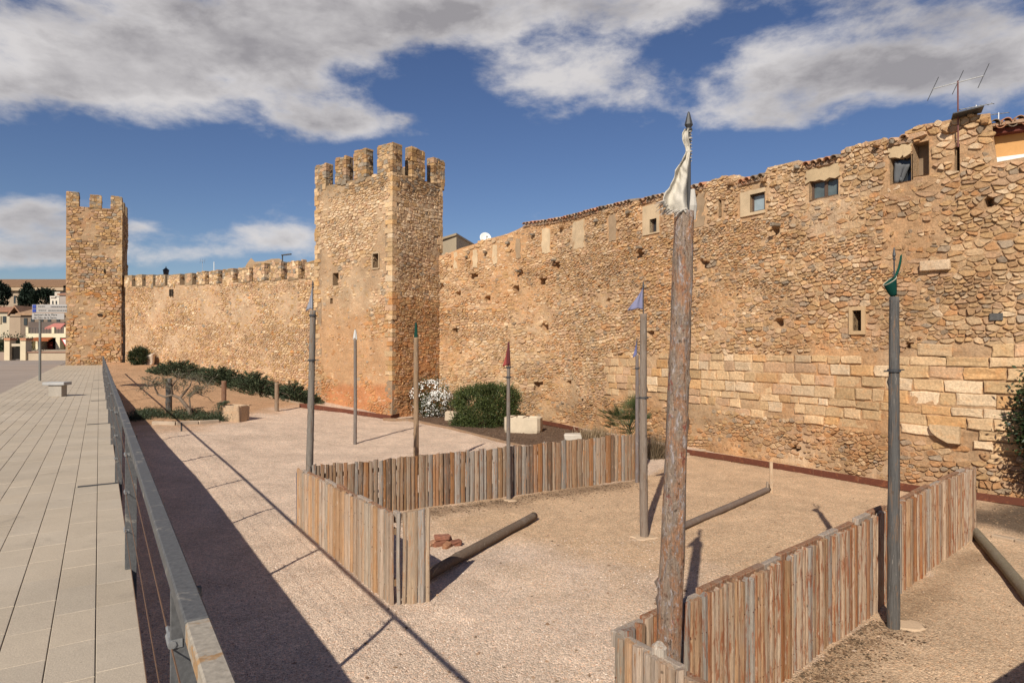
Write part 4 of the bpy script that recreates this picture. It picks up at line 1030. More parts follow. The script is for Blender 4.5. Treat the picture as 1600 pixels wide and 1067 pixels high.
for G, W in ((G1, FW), (G2, FD2)):
    for u, v, poly in cells(.1, W - .1, Z0, TT2 - .05, .15, .32, R):
        sm = float(fbm(u * .6, v * .6, 741, 4)); pr = (.58 - sm) * .3 + R.uniform(-.02, .04)
        if v < 8.6: pr -= .02
        if pr < 0 and R.random() < .7: continue
        poly = [(min(max(x, .02), W - .02), y) for x, y in poly]; pl = shrink(poly, R.uniform(.015, .03))
        if area(pl) < .004: continue
        pal = [(3, OCHRE), (2.5, PINK * .9), (2, BROWN), (2, CREAM * .9), (.8, GREY)] if v > 8.6 else [(3, OCHRE), (3, PINK), (2, ORANGE), (1.3, CREAM), (1, BROWN)]
        V_, FS, c_ = stone_mesh(G, pl, max(.012, min(.08, pr + .03)), .015, R); st3.append((0, V_, FS, pick(R, pal)))
emit(st3, tower2, 'stone', 'rubble_masonry', 0, False)
for x0, x1, yt in ((103.5, 121.5, 300), (140, 157, 305), (173, 190.5, 308)):
    def f2(px):
        k = (px - 800) / 1000; s = (F2.x - k * F2.y) / (k * f2d.y - f2d.x); return FW - s, (F2 + f2d * s).y
    a, Za = f2(x0); b, Zb = f2(x1); merlon(tower2, G1, max(0, a), min(FW, b), TT2 - .05, CAMZ + (540 - yt) / 1000 * (Za + Zb) / 2, .5, mp, .19, .36, False)
merlon(tower2, G2, 1.6, 2.5, TT2 - .05, TT2 + 1.0, .5, mp, .2, .36, False, True); merlon(tower2, G2, 3.7, 4.6, TT2 - .05, TT2 + 1.0, .5, mp, .2, .36, False, True)
def put2(px, py, w, h, tn):
    k = (px - 800) / 1000; s = (F2.x - k * F2.y) / (k * f2d.y - f2d.x); p = F2 + f2d * s
    m = MB(); m.box(Vector((p.x, p.y, CAMZ - (py - 540) / 1000 * p.y)) + f2n * .06, w, .14, h, tn, ux=f2d, uy=f2n, jit=.02); m.build('opening_shade', M_PLAST, tower2)  # nothing is cut: a near-black block paints the shade inside the opening
put2(156, 492, .35, .16, (.03, .025, .02)); put2(163, 424, .12, .3, (.04, .03, .02))
quoins(tower2, F2.copy(), f2d, f2n, -f2n, -f2d, 8.8, TT2 - .1, [(3, CREAM * .9), (2, OCHRE)], (.5, .27))
M_TENS = mat_plain('galvanised_fitting', (.26, .26, .255), .5, .4, .3, 30.0, .3, .3)
# ------------------------------------------------------------------ railing along the promenade edge
rail = thing('railing', 'grey steel railing with flat posts and rusty cables along the promenade edge', 'railing', TA(5, .18, 2.0))
RA, RT_, REND = .184, 3.0, 46.0
TDIR, ADIR = TA(1, 0), TA(0, 1)
js = [-4.0, .2, 1.56, 2.75, 4.6, 7.0] + [7.0 + 3.45 * k for k in range(1, 12)]
for i in range(len(js) - 1):
    t0, t1 = js[i] + .003, js[i + 1] - .003
    m = MB(); m.box(TA((t0 + t1) / 2, RA, RT_ - .022), t1 - t0, .05, .044, ux=TDIR, uy=-ADIR, bev=.004); m.build('top_rail', M_RAILW if t1 < 1.7 else M_RAIL, rail)
pt = [-1.55] + [1.9 + 3.45 * k for k in range(0, 13)]
for t in pt:
    m = MB(); m.box(TA(t, RA + .012, (RT_ - .044 + 1.78) / 2), .016, .074, RT_ - .044 - 1.78, ux=TDIR, uy=-ADIR, bev=.002); pst = m.build('post', M_RAIL, rail)
    for z in (2.82, 2.55, 2.28):
        m = MB(); m.tube([TA(t - .015, RA - .022, z), TA(t + .055, RA - .022, z)], .011, 8); m.tube([TA(t + .055, RA - .022, z), TA(t + .11, RA - .022, z)], .006, 6); m.box(TA(t, RA - .012, z), .022, .03, .022, ux=TDIR, uy=-ADIR)
        m.build('cable_tensioner', M_TENS, pst)
for z in (2.82, 2.55, 2.28):
    m = MB(); m.tube([TA(t, RA - .022, z - .012 * math.sin(t)) for t in np.linspace(-4, REND - 1.2, 50)], .0022, 5); m.build('cable', M_WIRE, rail)

# ------------------------------------------------------------------ palisade fences, each stake its own piece
def fence(label, p0, p1, h0, h1, w, mat, tones, side=1, ragged=.03, group='fence runs of split wooden stakes', rails=True, th=.05, batten=False):
    p0, p1 = Vector(p0), Vector(p1); d = (p1 - p0); L = d.length; d.normalize(); n = Vector((d.y, -d.x, 0)) * side
    root = thing('palisade_fence', label, 'fence', (p0 + p1) / 2, group); nails = MB()
    s = 0.0
    while s < L - .04:
        ww = min(w * R.choice((R.uniform(.55, .9), R.uniform(.8, 1.2), R.uniform(1.1, 1.65))), L - s)
        if L - s - ww < .05: ww = L - s
        q = s / L; c_ = p0 + d * (s + ww / 2); h = lerp(h0, h1, q) + R.uniform(-ragged, ragged) * .8; zb = zgr(c_.x, c_.y) - .06
        t_ = th * R.uniform(.75, 1.25); lean = R.uniform(-.012, .012); bow = R.uniform(-.012, .012); off = R.uniform(-.008, .012)
        prof = [(-.5, 0), (-.47, .55), (-.24, .95), (.2, 1.0), (.46, .6), (.5, 0)]; prof = [(x + R.uniform(-.04, .04) * (0 < i < 5), y) for i, (x, y) in enumerate(prof)]
        lv = 5; V = []; ww2 = ww - R.uniform(.003, .011); sl = R.uniform(-.035, .035)
        for k in range(lv):
            f = k / (lv - 1); wj = ww2 * (1 + R.uniform(-.05, .03)); lat = lean * f + bow * math.sin(f * math.pi)
            for x, y in prof:
                z = zb + (h + .06) * f + (sl * x if k == lv - 1 else 0)
                p = c_ + d * (x * wj + lat) + n * (y * t_ + off); V.append((p.x, p.y, z))
        m_ = len(prof); FS = [(k * m_ + i, k * m_ + (i + 1) % m_, (k + 1) * m_ + (i + 1) % m_, (k + 1) * m_ + i) for k in range(lv - 1) for i in range(m_)] + [tuple(range((lv - 1) * m_, lv * m_))]
        if side < 0: FS = [f[::-1] for f in FS]
        
        for zz in (.22, .80):
            if R.random() < .8: nails.box(c_ + n * (t_ * 1.0 + off + .001) + d * R.uniform(-.2, .2) * ww + UPV * (zb + h * zz + R.uniform(-.02, .02)), .009, .006, .009, (.05, .035, .03), ux=d, uy=n)
        tn = pick(R, tones); mkobj('stake', V, FS, mat if not isinstance(mat, list) else R.choice(mat), root, tn); s += ww
    if nails.v: o = nails.build('nails', M_CORTEN, root); o['kind'] = 'stuff'
    if rails:
        for f in (.24, .80):
            m = MB(); a = p0 - n * .03 + UPV * (h0 * f); b = p1 - n * .03 + UPV * (h1 * f); m.box((a + b) / 2, (b - a).length, .045, .09, (.26, .17, .10), ux=(b - a), uy=n, bev=.006); m.build('cross_rail', M_WBRN, root)
    if batten:
        s = 0; k = 0
        while s < L - .1:
            l = min(R.uniform(.35, .7), L - s); a = p0 + d * s; b = p0 + d * (s + l)
            m = MB(); zz = lerp(h0, h1, (s + l / 2) / L) + R.uniform(-.03, .03) - .07; m.box((a + b) / 2 - n * .075 + UPV * zz, l - .012, .075, .13, (.34, .20, .12) if k % 3 else (.42, .34, .27), ux=d, uy=n, jit=.006, bev=.008); m.build('top_batten', M_WRUST if k % 3 else M_WPALE, root); s += l; k += 1
    return root
PALE = [(4, np.array((.46, .35, .26))), (3, np.array((.42, .295, .20))), (1, np.array((.39, .315, .24))), (1.6, np.array((.45, .27, .145)))]
MIXT = [(3, np.array((.31, .225, .155))), (3, np.array((.27, .17, .10))), (1.6, np.array((.29, .25, .21))), (1.6, np.array((.32, .165, .08))), (1, np.array((.17, .115, .078)))]
RUST = [(4, np.array((.42, .30, .205))), (3, np.array((.38, .235, .135))), (1.4, np.array((.31, .265, .22))), (1.6, np.array((.34, .165, .08))), (1.0, np.array((.47, .36, .26)))]
fence('pale side run of the stake fence facing the promenade, leftmost pole at its end', FA, FB, 1.10, 1.27, .115, M_WPALE, PALE, 1, .02, batten=True)
fence('short return of four grey stakes at the near corner of the pale fence run', FB + Vector((.03, .02, 0)), FC, 1.27, 1.31, .115, M_WPALE, [(2, np.array((.36, .31, .26))), (2, np.array((.38, .28, .19)))], 1, .02, rails=False, th=.045)
fence('long back run of mixed brown and grey stakes behind the fallen log', FA + Vector((.12, .10, 0)), FD, 1.14, 1.22, .105, [M_WBRN, M_WBRN, M_WPALE], MIXT, 1, .035)
fe = (FE - FF).normalized(); pole_s = 5.18
fence('red streaked near run of the stake fence, between tall trunk and dark pole', FF + fe * .9, FF + fe * 4.93, 1.29, 1.29, .078, M_WRUST, RUST, 1, .016, batten=True)
fence('rear continuation of the red streaked fence, from dark pole towards the glossy shrub', FF + fe * 5.05, FE, 1.29, 1.30, .085, [M_WRUST, M_WBRN], RUST, 1, .018, batten=True)
fence('stub of fence hidden behind the foot of the tall trunk', FF + fe * .05, FF + fe * .88, 1.29, 1.29, .11, M_WRUST, RUST, 1, .02, batten=True)
fence('nearest corner of the fence, pale split boards with a double top edge', FF, FG, 1.29, 1.25, .10, M_WPALE, PALE, 1, .02, batten=True)
m = MB(); m.tube([FF + Vector((.27, -.3, .95)), FF + Vector((.27, -.3, 1.33)), FF + Vector((.28, -.31, 1.35))], [.055, .057, .04], 10, (.55, .47, .38), jit=.06)
tag(m.build('stake_stub', M_WPALE), 'pale rounded stake end sticking up inside the nearest fence corner', 'stake')
m = MB(); p = GH(465, 818); m.box(p + UPV * .5, .035, .035, 1.08, ux=TDIR, uy=ADIR, bev=.004); tag(m.build('steel_stake', mat_plain('blue_grey_steel', (.07, .10, .16), .5, .4)), 'thin blue grey steel stake at the far corner of the pale fence', 'stake')

# ------------------------------------------------------------------ poles, spear heads and pennants
def trunk(base, top, r0, r1, seg, lv, mat, name, parent, rough=.10, knots=8, tone=(.34, .29, .25), seed=0):
    base, top = Vector(base), Vector(top); d = top - base; x = d.orthogonal().normalized(); y = d.normalized().cross(x)
    th, f = np.meshgrid(np.linspace(0, 2 * np.pi, seg, endpoint=False), np.linspace(0, 1, lv)); L = d.length
    r = lerp(r0, r1, f) * (1 + (fbm(np.cos(th) * 1.3 + 5 + f * L * .5, np.sin(th) * 1.3 + f * L * 1.1, seed) - .5) * rough * 2 + (fbm(np.cos(th) * 4 + 9, np.sin(th) * 4 + f * L * 5, seed + 9, 3) - .5) * rough * 1.1)
    rr = random.Random(seed)
    for k in range(knots):
        kt, kf = rr.uniform(0, 6.28), rr.uniform(.02, .97); dt = np.abs((th - kt + np.pi) % (2 * np.pi) - np.pi) * r0; dz = np.abs(f - kf) * L
        r = r + r0 * rr.uniform(.12, .32) * np.exp(-(dt ** 2 + dz ** 2) / (r0 * .33) ** 2)
    bx = np.sin(f * 3.1 + seed) * .012 * L * .35; by = np.cos(f * 2.3 + seed * 2) * .010 * L * .35; bx = bx - bx[0, 0]; by = by - by[0, 0]
    V = [tuple(base + d * f[i, j] + x * (math.cos(th[i, j]) * r[i, j] + bx[i, j] * (1 - f[i, j])) + y * (math.sin(th[i, j]) * r[i, j] + by[i, j] * (1 - f[i, j]))) for i in range(lv) for j in range(seg)]
    FS = [(i * seg + j, i * seg + (j + 1) % seg, (i + 1) * seg + (j + 1) % seg, (i + 1) * seg + j) for i in range(lv - 1) for j in range(seg)] + [tuple(range((lv - 1) * seg, lv * seg))]
    o = mkobj(name, V, FS, mat, parent, tone, True); return o
def spear(root, p, L, r=.012, head=.17):
    m = MB(); m.tube([p - UPV * .1, p + UPV * (L - head)], r, 6); m.lathe(p + UPV * (L - head), [(r, 0), (r * 1.8, .01), (r * 1.8, .025), (r * 1.1, .035), (r * 2.1, .06), (r * 1.5, .10), (r * .6, head), (r * .25, head + .01)], 8); return m.build('spear_head', M_IRON, root)
def band(root, p, r, stub=True):
    m = MB(); m.lathe(p - UPV * .02, [(r, 0), (r + .012, .002), (r + .012, .035), (r, .04)], 12)
    if stub: m.tube([p + Vector((-r - .07, -.01, -.01)), p + Vector((r + .07, .01, .01))], .009, 6)
    return m.build('iron_ring', M_IRON, root)
def pole(label, base, htop, tip, r0, r1, tone, seed, mat=None, bands=(), lean=(0, 0), zb=None):
    base = Vector(base); root = thing('wooden_pole', label, 'pole', base, 'bare poles with spear heads around the fence')
    trunk(base - UPV * .1, Vector((base.x + lean[0], base.y + lean[1], htop)), r0, r1, 14, 64, mat or M_WGREY, 'shaft', root, .10, 20, tone, seed)
    spear(root, Vector((base.x + lean[0], base.y + lean[1], htop)), tip - htop, .010 if r0 < .09 else .016, .16 if r0 < .09 else .30)
    for z, st_ in bands:
        f = (z - base.z) / (htop - base.z); band(root, Vector((base.x + lean[0] * f, base.y + lean[1] * f, z)), lerp(r0, r1, f) + .006, st_)
    return root
GREYW, TANW, DARKW = (.215, .185, .155), (.30, .20, .12), (.115, .108, .10)
P1 = Vector((-4.20, 13.2, 0)); pole('leftmost grey pole with limp pale grey pennant, at the far corner of the pale fence', P1, 4.33, 4.95, .078, .058, GREYW, 11, bands=((3.30, True), (4.22, False)), lean=(.09, 0))
P2 = GH(555, 693); pole('slim dark pole with small white pennant, alone on open gravel before the near tower', P2, 3.83, 4.22, .064, .055, (.19, .16, .14), 12)
P3 = Vector((-2.70, 18.0, 0)); P3.z = zgr(P3.x, P3.y); pole('tan debarked pole with a green pennant, just behind the back fence run', P3, 3.83, 4.27, .080, .068, TANW, 13)
P4 = Vector((-.08, 15.1, 0)); pole('thin grey pole with a red pennant, in front of the back fence run', P4, 3.10, 3.70, .052, .042, (.19, .16, .135), 14, bands=((3.09, True), (2.86, True)))
P5 = Vector((2.50, 12.10, 0)); pole('sturdy grey pole with a lavender triangular pennant, rising from the sandy enclosure', P5, 4.20, 4.82, .082, .064, (.235, .185, .145), 15, bands=((2.62, True),), lean=(-.015, 0))
P6 = Vector((3.30, 16.9, 0)); pole('thin pole half hidden behind the lavender flag pole, with a blue violet pennant', P6, 3.36, 3.80, .052, .045, (.18, .15, .14), 16, bands=((3.0, True),))
P7 = Vector((4.90, 8.25, 0)); pole('dark grey pole with a green cone pennant, against the gap in the red streaked fence', P7, 4.23, 4.86, .076, .056, DARKW, 17, bands=((3.28, True),), lean=(.03, 0))
P8 = Vector((1.225, 5.25, 0)); TOP8 = Vector((1.44, 5.33, 4.715)); big = thing('tall_trunk', 'tall thick peeling tree trunk topped by a torn white flag, inside the near fence corner', 'pole', P8)
trunk(P8 - UPV * .15, TOP8, .112, .078, 30, 110, M_POST, 'shaft', big, .10, 17, (.4, .3, .22), 31)
T8 = Vector((1.475, 5.33, 4.70)); spear(big, T8, .84, .017, .16)
def cloth(name, label, verts_fn, nu, nv, tone, th=.006, cat='flag'):
    P = [verts_fn(i / (nu - 1), j / (nv - 1)) for i in range(nu) for j in range(nv)]
    FS = [(i * nv + j, i * nv + j + 1, (i + 1) * nv + j + 1, (i + 1) * nv + j) for i in range(nu - 1) for j in range(nv - 1)]
    o = mkobj(name, P, FS, M_CLOTH, None, tone, True); s = o.modifiers.new('thick', 'SOLIDIFY'); s.thickness = th; return tag(o, label, cat)
def pennant_tri(root, z0, z1, w, ang, label, tone, fold=.02, sag=0.0):
    """z0 top on the staff, z1 bottom; blows to direction ang, wide at the bottom"""
    dx, dy = math.cos(ang), math.sin(ang)
    def f(s, t): # s: down the staff, t: outwards
        ww = w * (s ** 1.2) ; q = t * ww; z = lerp(z0, z1, s) - sag * t * s; fo = fold * math.sin(t * 9 + s * 4) * s * t
        return (root.x + dx * (q + .012) - dy * fo, root.y + dy * (q + .012) + dx * fo, z + .02 * math.sin(t * 5) * s)
    return cloth('pennant', label, f, 14, 9, tone)
def wrap(root, z0, z1, r, label, tone, twist=1.2, bulge=1.0):
    def f(s, t):
        rr = (.014 + r * s ** .8 * bulge) * (1 + .22 * math.sin(t * 25 + s * 5)); a = t * 5.6 + s * twist
        return (root.x + math.cos(a) * rr, root.y + math.sin(a) * rr, lerp(z0, z1, s) + .03 * math.sin(t * 13) * s)
    return cloth('pennant', label, f, 14, 22, tone)
q1 = P1 + Vector((.09, 0, 0)); pennant_tri(q1, 4.83, 4.34, .13, math.pi, 'limp pale grey pennant hanging on the leftmost pole', (.36, .37, .42), .03)
wrap(P2, 4.18, 3.84, .055, 'small white pennant wrapped on the slim dark pole', (.70, .68, .64))
wrap(P3, 4.24, 3.78, .035, 'dark green pennant wrapped tight on the tan pole', (.02, .075, .055), .8)
pennant_tri(P4, 3.66, 3.12, .13, math.pi * .98, 'faded red pennant on the thin grey pole by the back fence', (.42, .10, .085), .05); wrap(P4, 3.68, 3.14, .022, 'dark inner fold of the red pennant', (.16, .05, .05))
q5 = P5 + Vector((-.015, 0, 0)); pennant_tri(q5, 4.70, 4.28, .30, math.pi * 1.03, 'lavender triangular pennant flying from the sturdy pole', (.27, .27, .40), .05)
pennant_tri(P6, 3.72, 3.30, .10, math.pi, 'small blue violet pennant partly behind the sturdy pole', (.20, .21, .40), .02)
# green wind-cone on the dark pole
G0 = P7 + Vector((.03, 0, 4.24))
def gcone(s, t):
    a = t * 2 * math.pi; r = lerp(.035, .078, s ** .8) * (1 + .06 * math.sin(a * 3)); ax = Vector((-.30, -.02, .95)).normalized(); x = Vector((.95, 0, .30)); y = Vector((0, 1, 0))
    p = G0 + Vector((-.005, 0, .0)) + ax * (.20 * s) + x * (math.cos(a) * r + .012 * s) + y * (math.sin(a) * r) + Vector((0, 0, .035 * s * math.cos(a)))
    return tuple(p)
cloth('pennant', 'dark green cone shaped pennant with a pale rim on the dark grey pole', gcone, 8, 21, (.012, .065, .05))
m = MB(); rim = [gcone(1.0, k / 20) for k in range(21)]; m.tube(rim, .006, 5, (.55, .50, .38)); 
c_ = [G0 + Vector((.055 - .04 + .035, 0, .20)), G0 + Vector((.035, 0, .30)), G0 + Vector((.065, 0, .40)), G0 + Vector((.085, 0, .50))]
cord = m.build('rim_cord', M_CLOTH); tag(cord, 'pale cord round the rim of the green cone pennant', 'cord')
def gstrip(s, t):
    b = G0 + Vector((-.005 + .09 * s + .02 * math.sin(s * 3), -.005, .20 + .32 * s)); return tuple(b + Vector(((t - .5) * lerp(.055, .028, s), -.012 * math.sin(t * 3.1), .02 * t)))
cloth('pennant', 'narrow green strip twisted up the spear of the dark grey pole', gstrip, 10, 5, (.015, .085, .06))
# torn white flag: a twisted top and a full skirt blown to the left
def wflag(s, t):
    z = lerp(.70, .0, s); e = max(0.0, (s - .30) / .70); w = .045 + .02 * math.sin(s * 16) * (1 - e) + .06 * s + .135 * e ** 1.3
    left = -w * t; fold = .040 * math.sin(t * 8 + s * 3.0 + 1.2 * math.sin(s * 6)) * (.5 + e)
    drop = -.03 * t * e + .09 * t * t * e + (.012 * math.sin(t * 47) if s > .97 else 0)
    cr = (float(fbm(s * 9 + 3, t * 5 + s * 7, 5, 3)) - .5) * .07 * (.3 + t)
    return (T8.x + .012 + left * .97 - .03 * e * t + cr * .5, T8.y - .02 + left * .15 + fold + cr, T8.z + z + drop)
cloth('torn_flag', 'torn off-white flag twisted round the spear on top of the tall trunk', wflag, 44, 34, (.66, .61, .52), .005)
m = MB()
for k in range(46):
    t = R.uniform(.25, 1.0); b = Vector(wflag(1.0, t)); l = R.uniform(.03, .09); e = b + Vector((-l * R.uniform(.5, 1.1), R.uniform(-.02, .02), -l * R.uniform(.1, .6))); m.tube([b + Vector((.02, 0, .02)), (b + e) / 2 + Vector((0, 0, .008)), e], [.004, .003, .0015], 4, (.66, .61, .54))
m.tube([Vector((T8.x + .03, T8.y, T8.z - .05)), Vector((T8.x + .035, T8.y - .02, T8.z + .06)), Vector((T8.x + .03, T8.y, T8.z + .20))], [.03, .035, .02], 7, (.6, .56, .5), jit=.2)
o = m.build('frayed_threads', M_CLOTH); o['kind'] = 'stuff'; fl = [x for x in bpy.data.objects if x.name == 'torn_flag'][0]; o.parent = fl; o.location = WL[o] - WL[fl]
m = MB()
for k in range(5):
    z = T8.z + .66 - k * .055; m.tube([Vector((T8.x + .022 * math.cos(a), T8.y + .022 * math.sin(a), z + .012 * a / 3)) for a in np.linspace(0, 6.3, 12)], .006 + .003 * (k % 2), 5, (.52, .48, .42))
o = m.build('binding', M_CLOTH); o.parent = fl; o.location = WL[o] - WL[fl]

# ------------------------------------------------------------------ logs, beam, plank, bricks in the enclosure
def log(label, a, b, r0, r1, tone, seed, cat='log', name='log', stubs=0):
    a, b = Vector(a), Vector(b); root = thing(name, label, cat, (a + b) / 2); trunk(a, b, r0, r1, 14, 34, M_WGREY, 'stem', root, .07, 7, tone, seed)
    d = (b - a).normalized(); MB().tube([a + d * .01, a - d * .006], r0 * .97, 14, (.30, .22, .15)).build('cut_end', M_WPALE, root); MB().tube([b - d * .01, b + d * .006], r1 * .95, 14, (.30, .22, .15)).build('cut_end', M_WPALE, root); return root
log('dark weathered log lying against the short fence return', Vector((-1.33, 9.72, .10)), Vector((.46, 13.2, .10)), .085, .078, (.17, .125, .09), 51)
log('grey log lying across the enclosure behind the tall trunk, by the upright plank', Vector((2.9, 12.05, .08)), Vector((6.30, 15.75, .08)), .068, .068, (.20, .15, .12), 52)
m = MB(); q = Vector((6.36, 15.72, 0)); m.box(q + UPV * .36, .075, .035, .78, (.52, .38, .25), bev=.004, jit=.004); tag(m.build('upright_plank', M_WPALE), 'short upright pale plank at the end of the grey log', 'plank')
m = MB(); m.box(q + Vector((-.12, -.06, .13)), .05, .04, .30, (.34, .25, .17), bev=.004); tag(m.build('peg', M_WPALE), 'small wooden peg beside the upright plank', 'peg')
log('thick brown timber beam lying outside the fence at the right edge', Vector((9.0, 12.7, .10)), Vector((7.1, 8.7, .10)), .085, .09, (.24, .20, .135), 53, 'beam', 'timber_beam')
for (x, y, z, L, rz, tn) in [(-1.30, 11.55, .04, .26, .5, (.22, .10, .065)), (-1.22, 11.72, .05, .24, -.4, (.27, .14, .10)), (-1.16, 11.42, .04, .18, 1.2, (.33, .17, .10)), (-1.26, 11.6, .13, .28, .1, (.25, .12, .085)), (-1.02, 11.55, .04, .20, .2, (.21, .095, .065)), (-1.45, 11.55, .04, .20, .8, (.36, .22, .15))]:
    m = MB(); m.box((x, y, z), L, .14, .10, tn, ux=Vector((math.cos(rz), math.sin(rz), .1)), jit=.02, bev=.02)
    k = {.5: 'dark red', -.4: 'dusty pink', 1.2: 'small orange', .1: 'topmost long', .2: 'rightmost dark', .8: 'leftmost pale'}[rz]
    tag(m.build('broken_brick', M_STONE), k + ' broken brick in the heap behind the short fence return', 'brick', 'broken bricks heaped in the enclosure')
# pale footings of the poles
for p, r, lb in ((P5, .32, 'worn pale concrete footing at the base of the lavender flag pole'), (Vector((5.12, 8.3, 0)), .26, 'pale concrete footing beside the dark grey pole'), (P4 + Vector((.05, -.1, 0)), .2, 'small pale footing at the base of the red pennant pole')):
    m = MB(); P = []; n = 14
    for k in range(n):
        a = 2 * math.pi * k / n; rr = r * R.uniform(.8, 1.15); x, y = p.x + math.cos(a) * rr, p.y + math.sin(a) * rr * .8; P.append((x, y, zgr(x, y) - .03))
    P += [(lerp(p.x, x, .7), lerp(p.y, y, .7), z + .045) for x, y, z in P]; m.add(P, [tuple(range(n, 2 * n))] + [(k, (k + 1) % n, n + (k + 1) % n, n + k) for k in range(n)], (.52, .375, .245)); tag(m.build('footing', M_CONC), lb, 'footing')
# rusted steel edging in front of the walls
def edging(label, pts, h=.15, seg_name='steel_strip', z=.02):
    root = thing('steel_edging', label, 'edging', pts[len(pts) // 2])
    for a, b in zip(pts[:-1], pts[1:]):
        a, b = Vector(a), Vector(b); d = (b - a).normalized(); m = MB(); m.box((a + b) / 2 + UPV * (h / 2 + z), (b - a).length - .012, .022, h, ux=d, bev=.003); m.build('steel_strip', M_CORTEN, root)
        m = MB(); m.tube([a + d * .3 + Vector((0, 0, -.2)), a + d * .3 + Vector((0, 0, h))], .016, 6); m.build('pin', M_CORTEN, root)
epx = [(1069, 710), (1130, 719), (1200, 731), (1270, 743), (1340, 755), (1437, 771), (1520, 781), (1600, 792), (1680, 806)]
edging('rusted steel edging strip along the foot of the town wall beside the sandy enclosure', [GH(x, y) for x, y in epx], .17)
edging('short rusted steel strip by the trough, at the foot of the wall', [GH(846, 663), GH(877, 669), GH(909, 677)], .18)
edging('rusted steel edging wrapped round the base of the near tower', [GH(468, 637), GH(505, 641.5), GH(560, 649), GH(611, 656), GH(638, 648)], .20)

# ------------------------------------------------------------------ kerbs, troughs, blocks of the planting bed
def timber_edge(label, pts, h=.13, w=.11, tone=(.30, .20, .125), mat=None, cat='edging', name='timber_edging'):
    root = thing(name, label, cat, pts[len(pts) // 2])
    for a, b in zip(pts[:-1], pts[1:]):
        a, b = Vector(a), Vector(b); m = MB(); m.box((a + b) / 2 + UPV * (h / 2 - .04), (b - a).length - .02, w, h, tone, ux=(b - a), jit=.008, bev=.015); m.build('timber', mat or M_WBRN, root)
    return root
timber_edge('low timber edging between pale gravel and the bark bed', [GH(x, y) for x, y in ((598, 656), (640, 657), (672, 664), (706, 671), (745, 681), (780, 690), (812, 698))])
timber_edge('low timber edging in front of the juniper shrubs', [GH(x, y) for x, y in ((345, 604), (372, 608), (400, 614), (428, 622), (452, 628), (474, 633))], tone=(.36, .27, .18))
timber_edge('pale stone kerb at the corner of the sandy enclosure by the wall', [GH(x, y) for x, y in ((1058, 716), (1080, 709), (1100, 705))], .12, .16, (.48, .37, .26), M_CONC, 'kerb', 'stone_kerb')
timber_edge('pale stone kerb beside the timber beam at the right edge', [GH(x, y) for x, y in ((1548, 838), (1585, 846), (1625, 856))], .10, .14, (.40, .30, .21), M_CONC, 'kerb', 'stone_kerb')
timber_edge('low kerb in front of the olive tree bed', [GH(x, y) for x, y in ((238, 663), (275, 663.5), (310, 662), (342, 660))], .16, .16, (.44, .35, .26), M_CONC, 'kerb', 'stone_kerb')
def trough(label, base, rz, L, W, H, tone, spout=True, name='stone_trough'):
    root = thing(name, label, 'trough', base); ux = Vector((math.cos(rz), math.sin(rz), 0)); uy = Vector((-ux.y, ux.x, 0)); base = Vector(base)
    n = 20; rings = []
    def ring(sc, z, ex=5):
        o = []
        for k in range(n):
            a = 2 * math.pi * k / n + .16; cx, cy = math.cos(a), math.sin(a); r = (abs(cx) ** ex + abs(cy) ** ex) ** (-1 / ex); o.append(base + ux * (cx * r * L / 2 * sc[0]) + uy * (cy * r * W / 2 * sc[1]) + UPV * (z + R.uniform(-.008, .008)))
        return o
    P = ring((.95, .95), -.05) + ring((1, 1), .1) + ring((1, 1), H * .97) + ring((.96, .96), H) + ring((.80, .72), H, 4) + ring((.72, .62), H - .12, 3.5) + ring((.6, .5), H - .2, 3)
    m = MB(); m.add(P, [(r * n + k, r * n + (k + 1) % n, (r + 1) * n + (k + 1) % n, (r + 1) * n + k) for r in range(6) for k in range(n)] + [tuple(range(6 * n, 7 * n))], tone); m.build('basin', M_CONC, root)
    m = MB()
    for f in ((-.28, .1), (.05, -.05)):
        c0 = base + ux * (f[0] * L) + UPV * (H + .015); m.tube([c0 - uy * W * .42, c0 + uy * W * .42 + ux * .1], .018, 6, (.30, .22, .15))
    m.build('iron_bar', M_CORTEN, root); return root
b0 = GH(818, 676); trough('cream stone trough with a hollow and iron bars, in front of the clipped hedge', b0 + Vector((0, .35, 0)), -.25, 1.55, .95, .62, (.56, .46, .33))
p = GH(709, 657); m = MB(); m.box(p + UPV * .2, .75, .42, .46, (.52, .42, .30), jit=.03, bev=.03, ux=(1, -.2, 0)); tag(m.build('stone_block', M_CONC), 'small pale stone block between the flowering bush and the hedge', 'block')
p = GH(895, 686); m = MB(); m.box(p + UPV * .1, .65, .5, .22, (.52, .46, .38), jit=.03, bev=.03, ux=(1, -.1, .05)); tag(m.build('stone_slab', M_CONC), 'pale flat stone in the bark bed beside the dry grass', 'stone')
b1 = GH(361, 658); b1.z = zgr(b1.x, b1.y)
root = thing('stone_planter', 'weathered square stone planter with trailing leaves, beside the olive tree', 'planter', b1); ux = Vector((.97, -.25, 0)).normalized(); uy = Vector((.25, .97, 0)).normalized()
Lp, Wp_, Hp = .80, .7, .62; m = MB()
for (cx, cy, sx_, sy_) in ((0, -Wp_ / 2 + .06, Lp, .12), (0, Wp_ / 2 - .06, Lp, .12), (-Lp / 2 + .06, 0, .12, Wp_ - .244), (Lp / 2 - .06, 0, .12, Wp_ - .244)): m.box(b1 + ux * cx + uy * (cy + .3) + UPV * (Hp / 2 - .05), sx_, sy_, Hp + .1, (.44, .33, .23), ux=ux, uy=uy, jit=.02, bev=.03)
m.build('stone_side', M_STONE, root); m = MB(); m.box(b1 + uy * .3 + UPV * .5, Lp - .2, Wp_ - .2, .1, (.2, .15, .1), ux=ux, uy=uy); m.build('soil', M_MULCH, root)
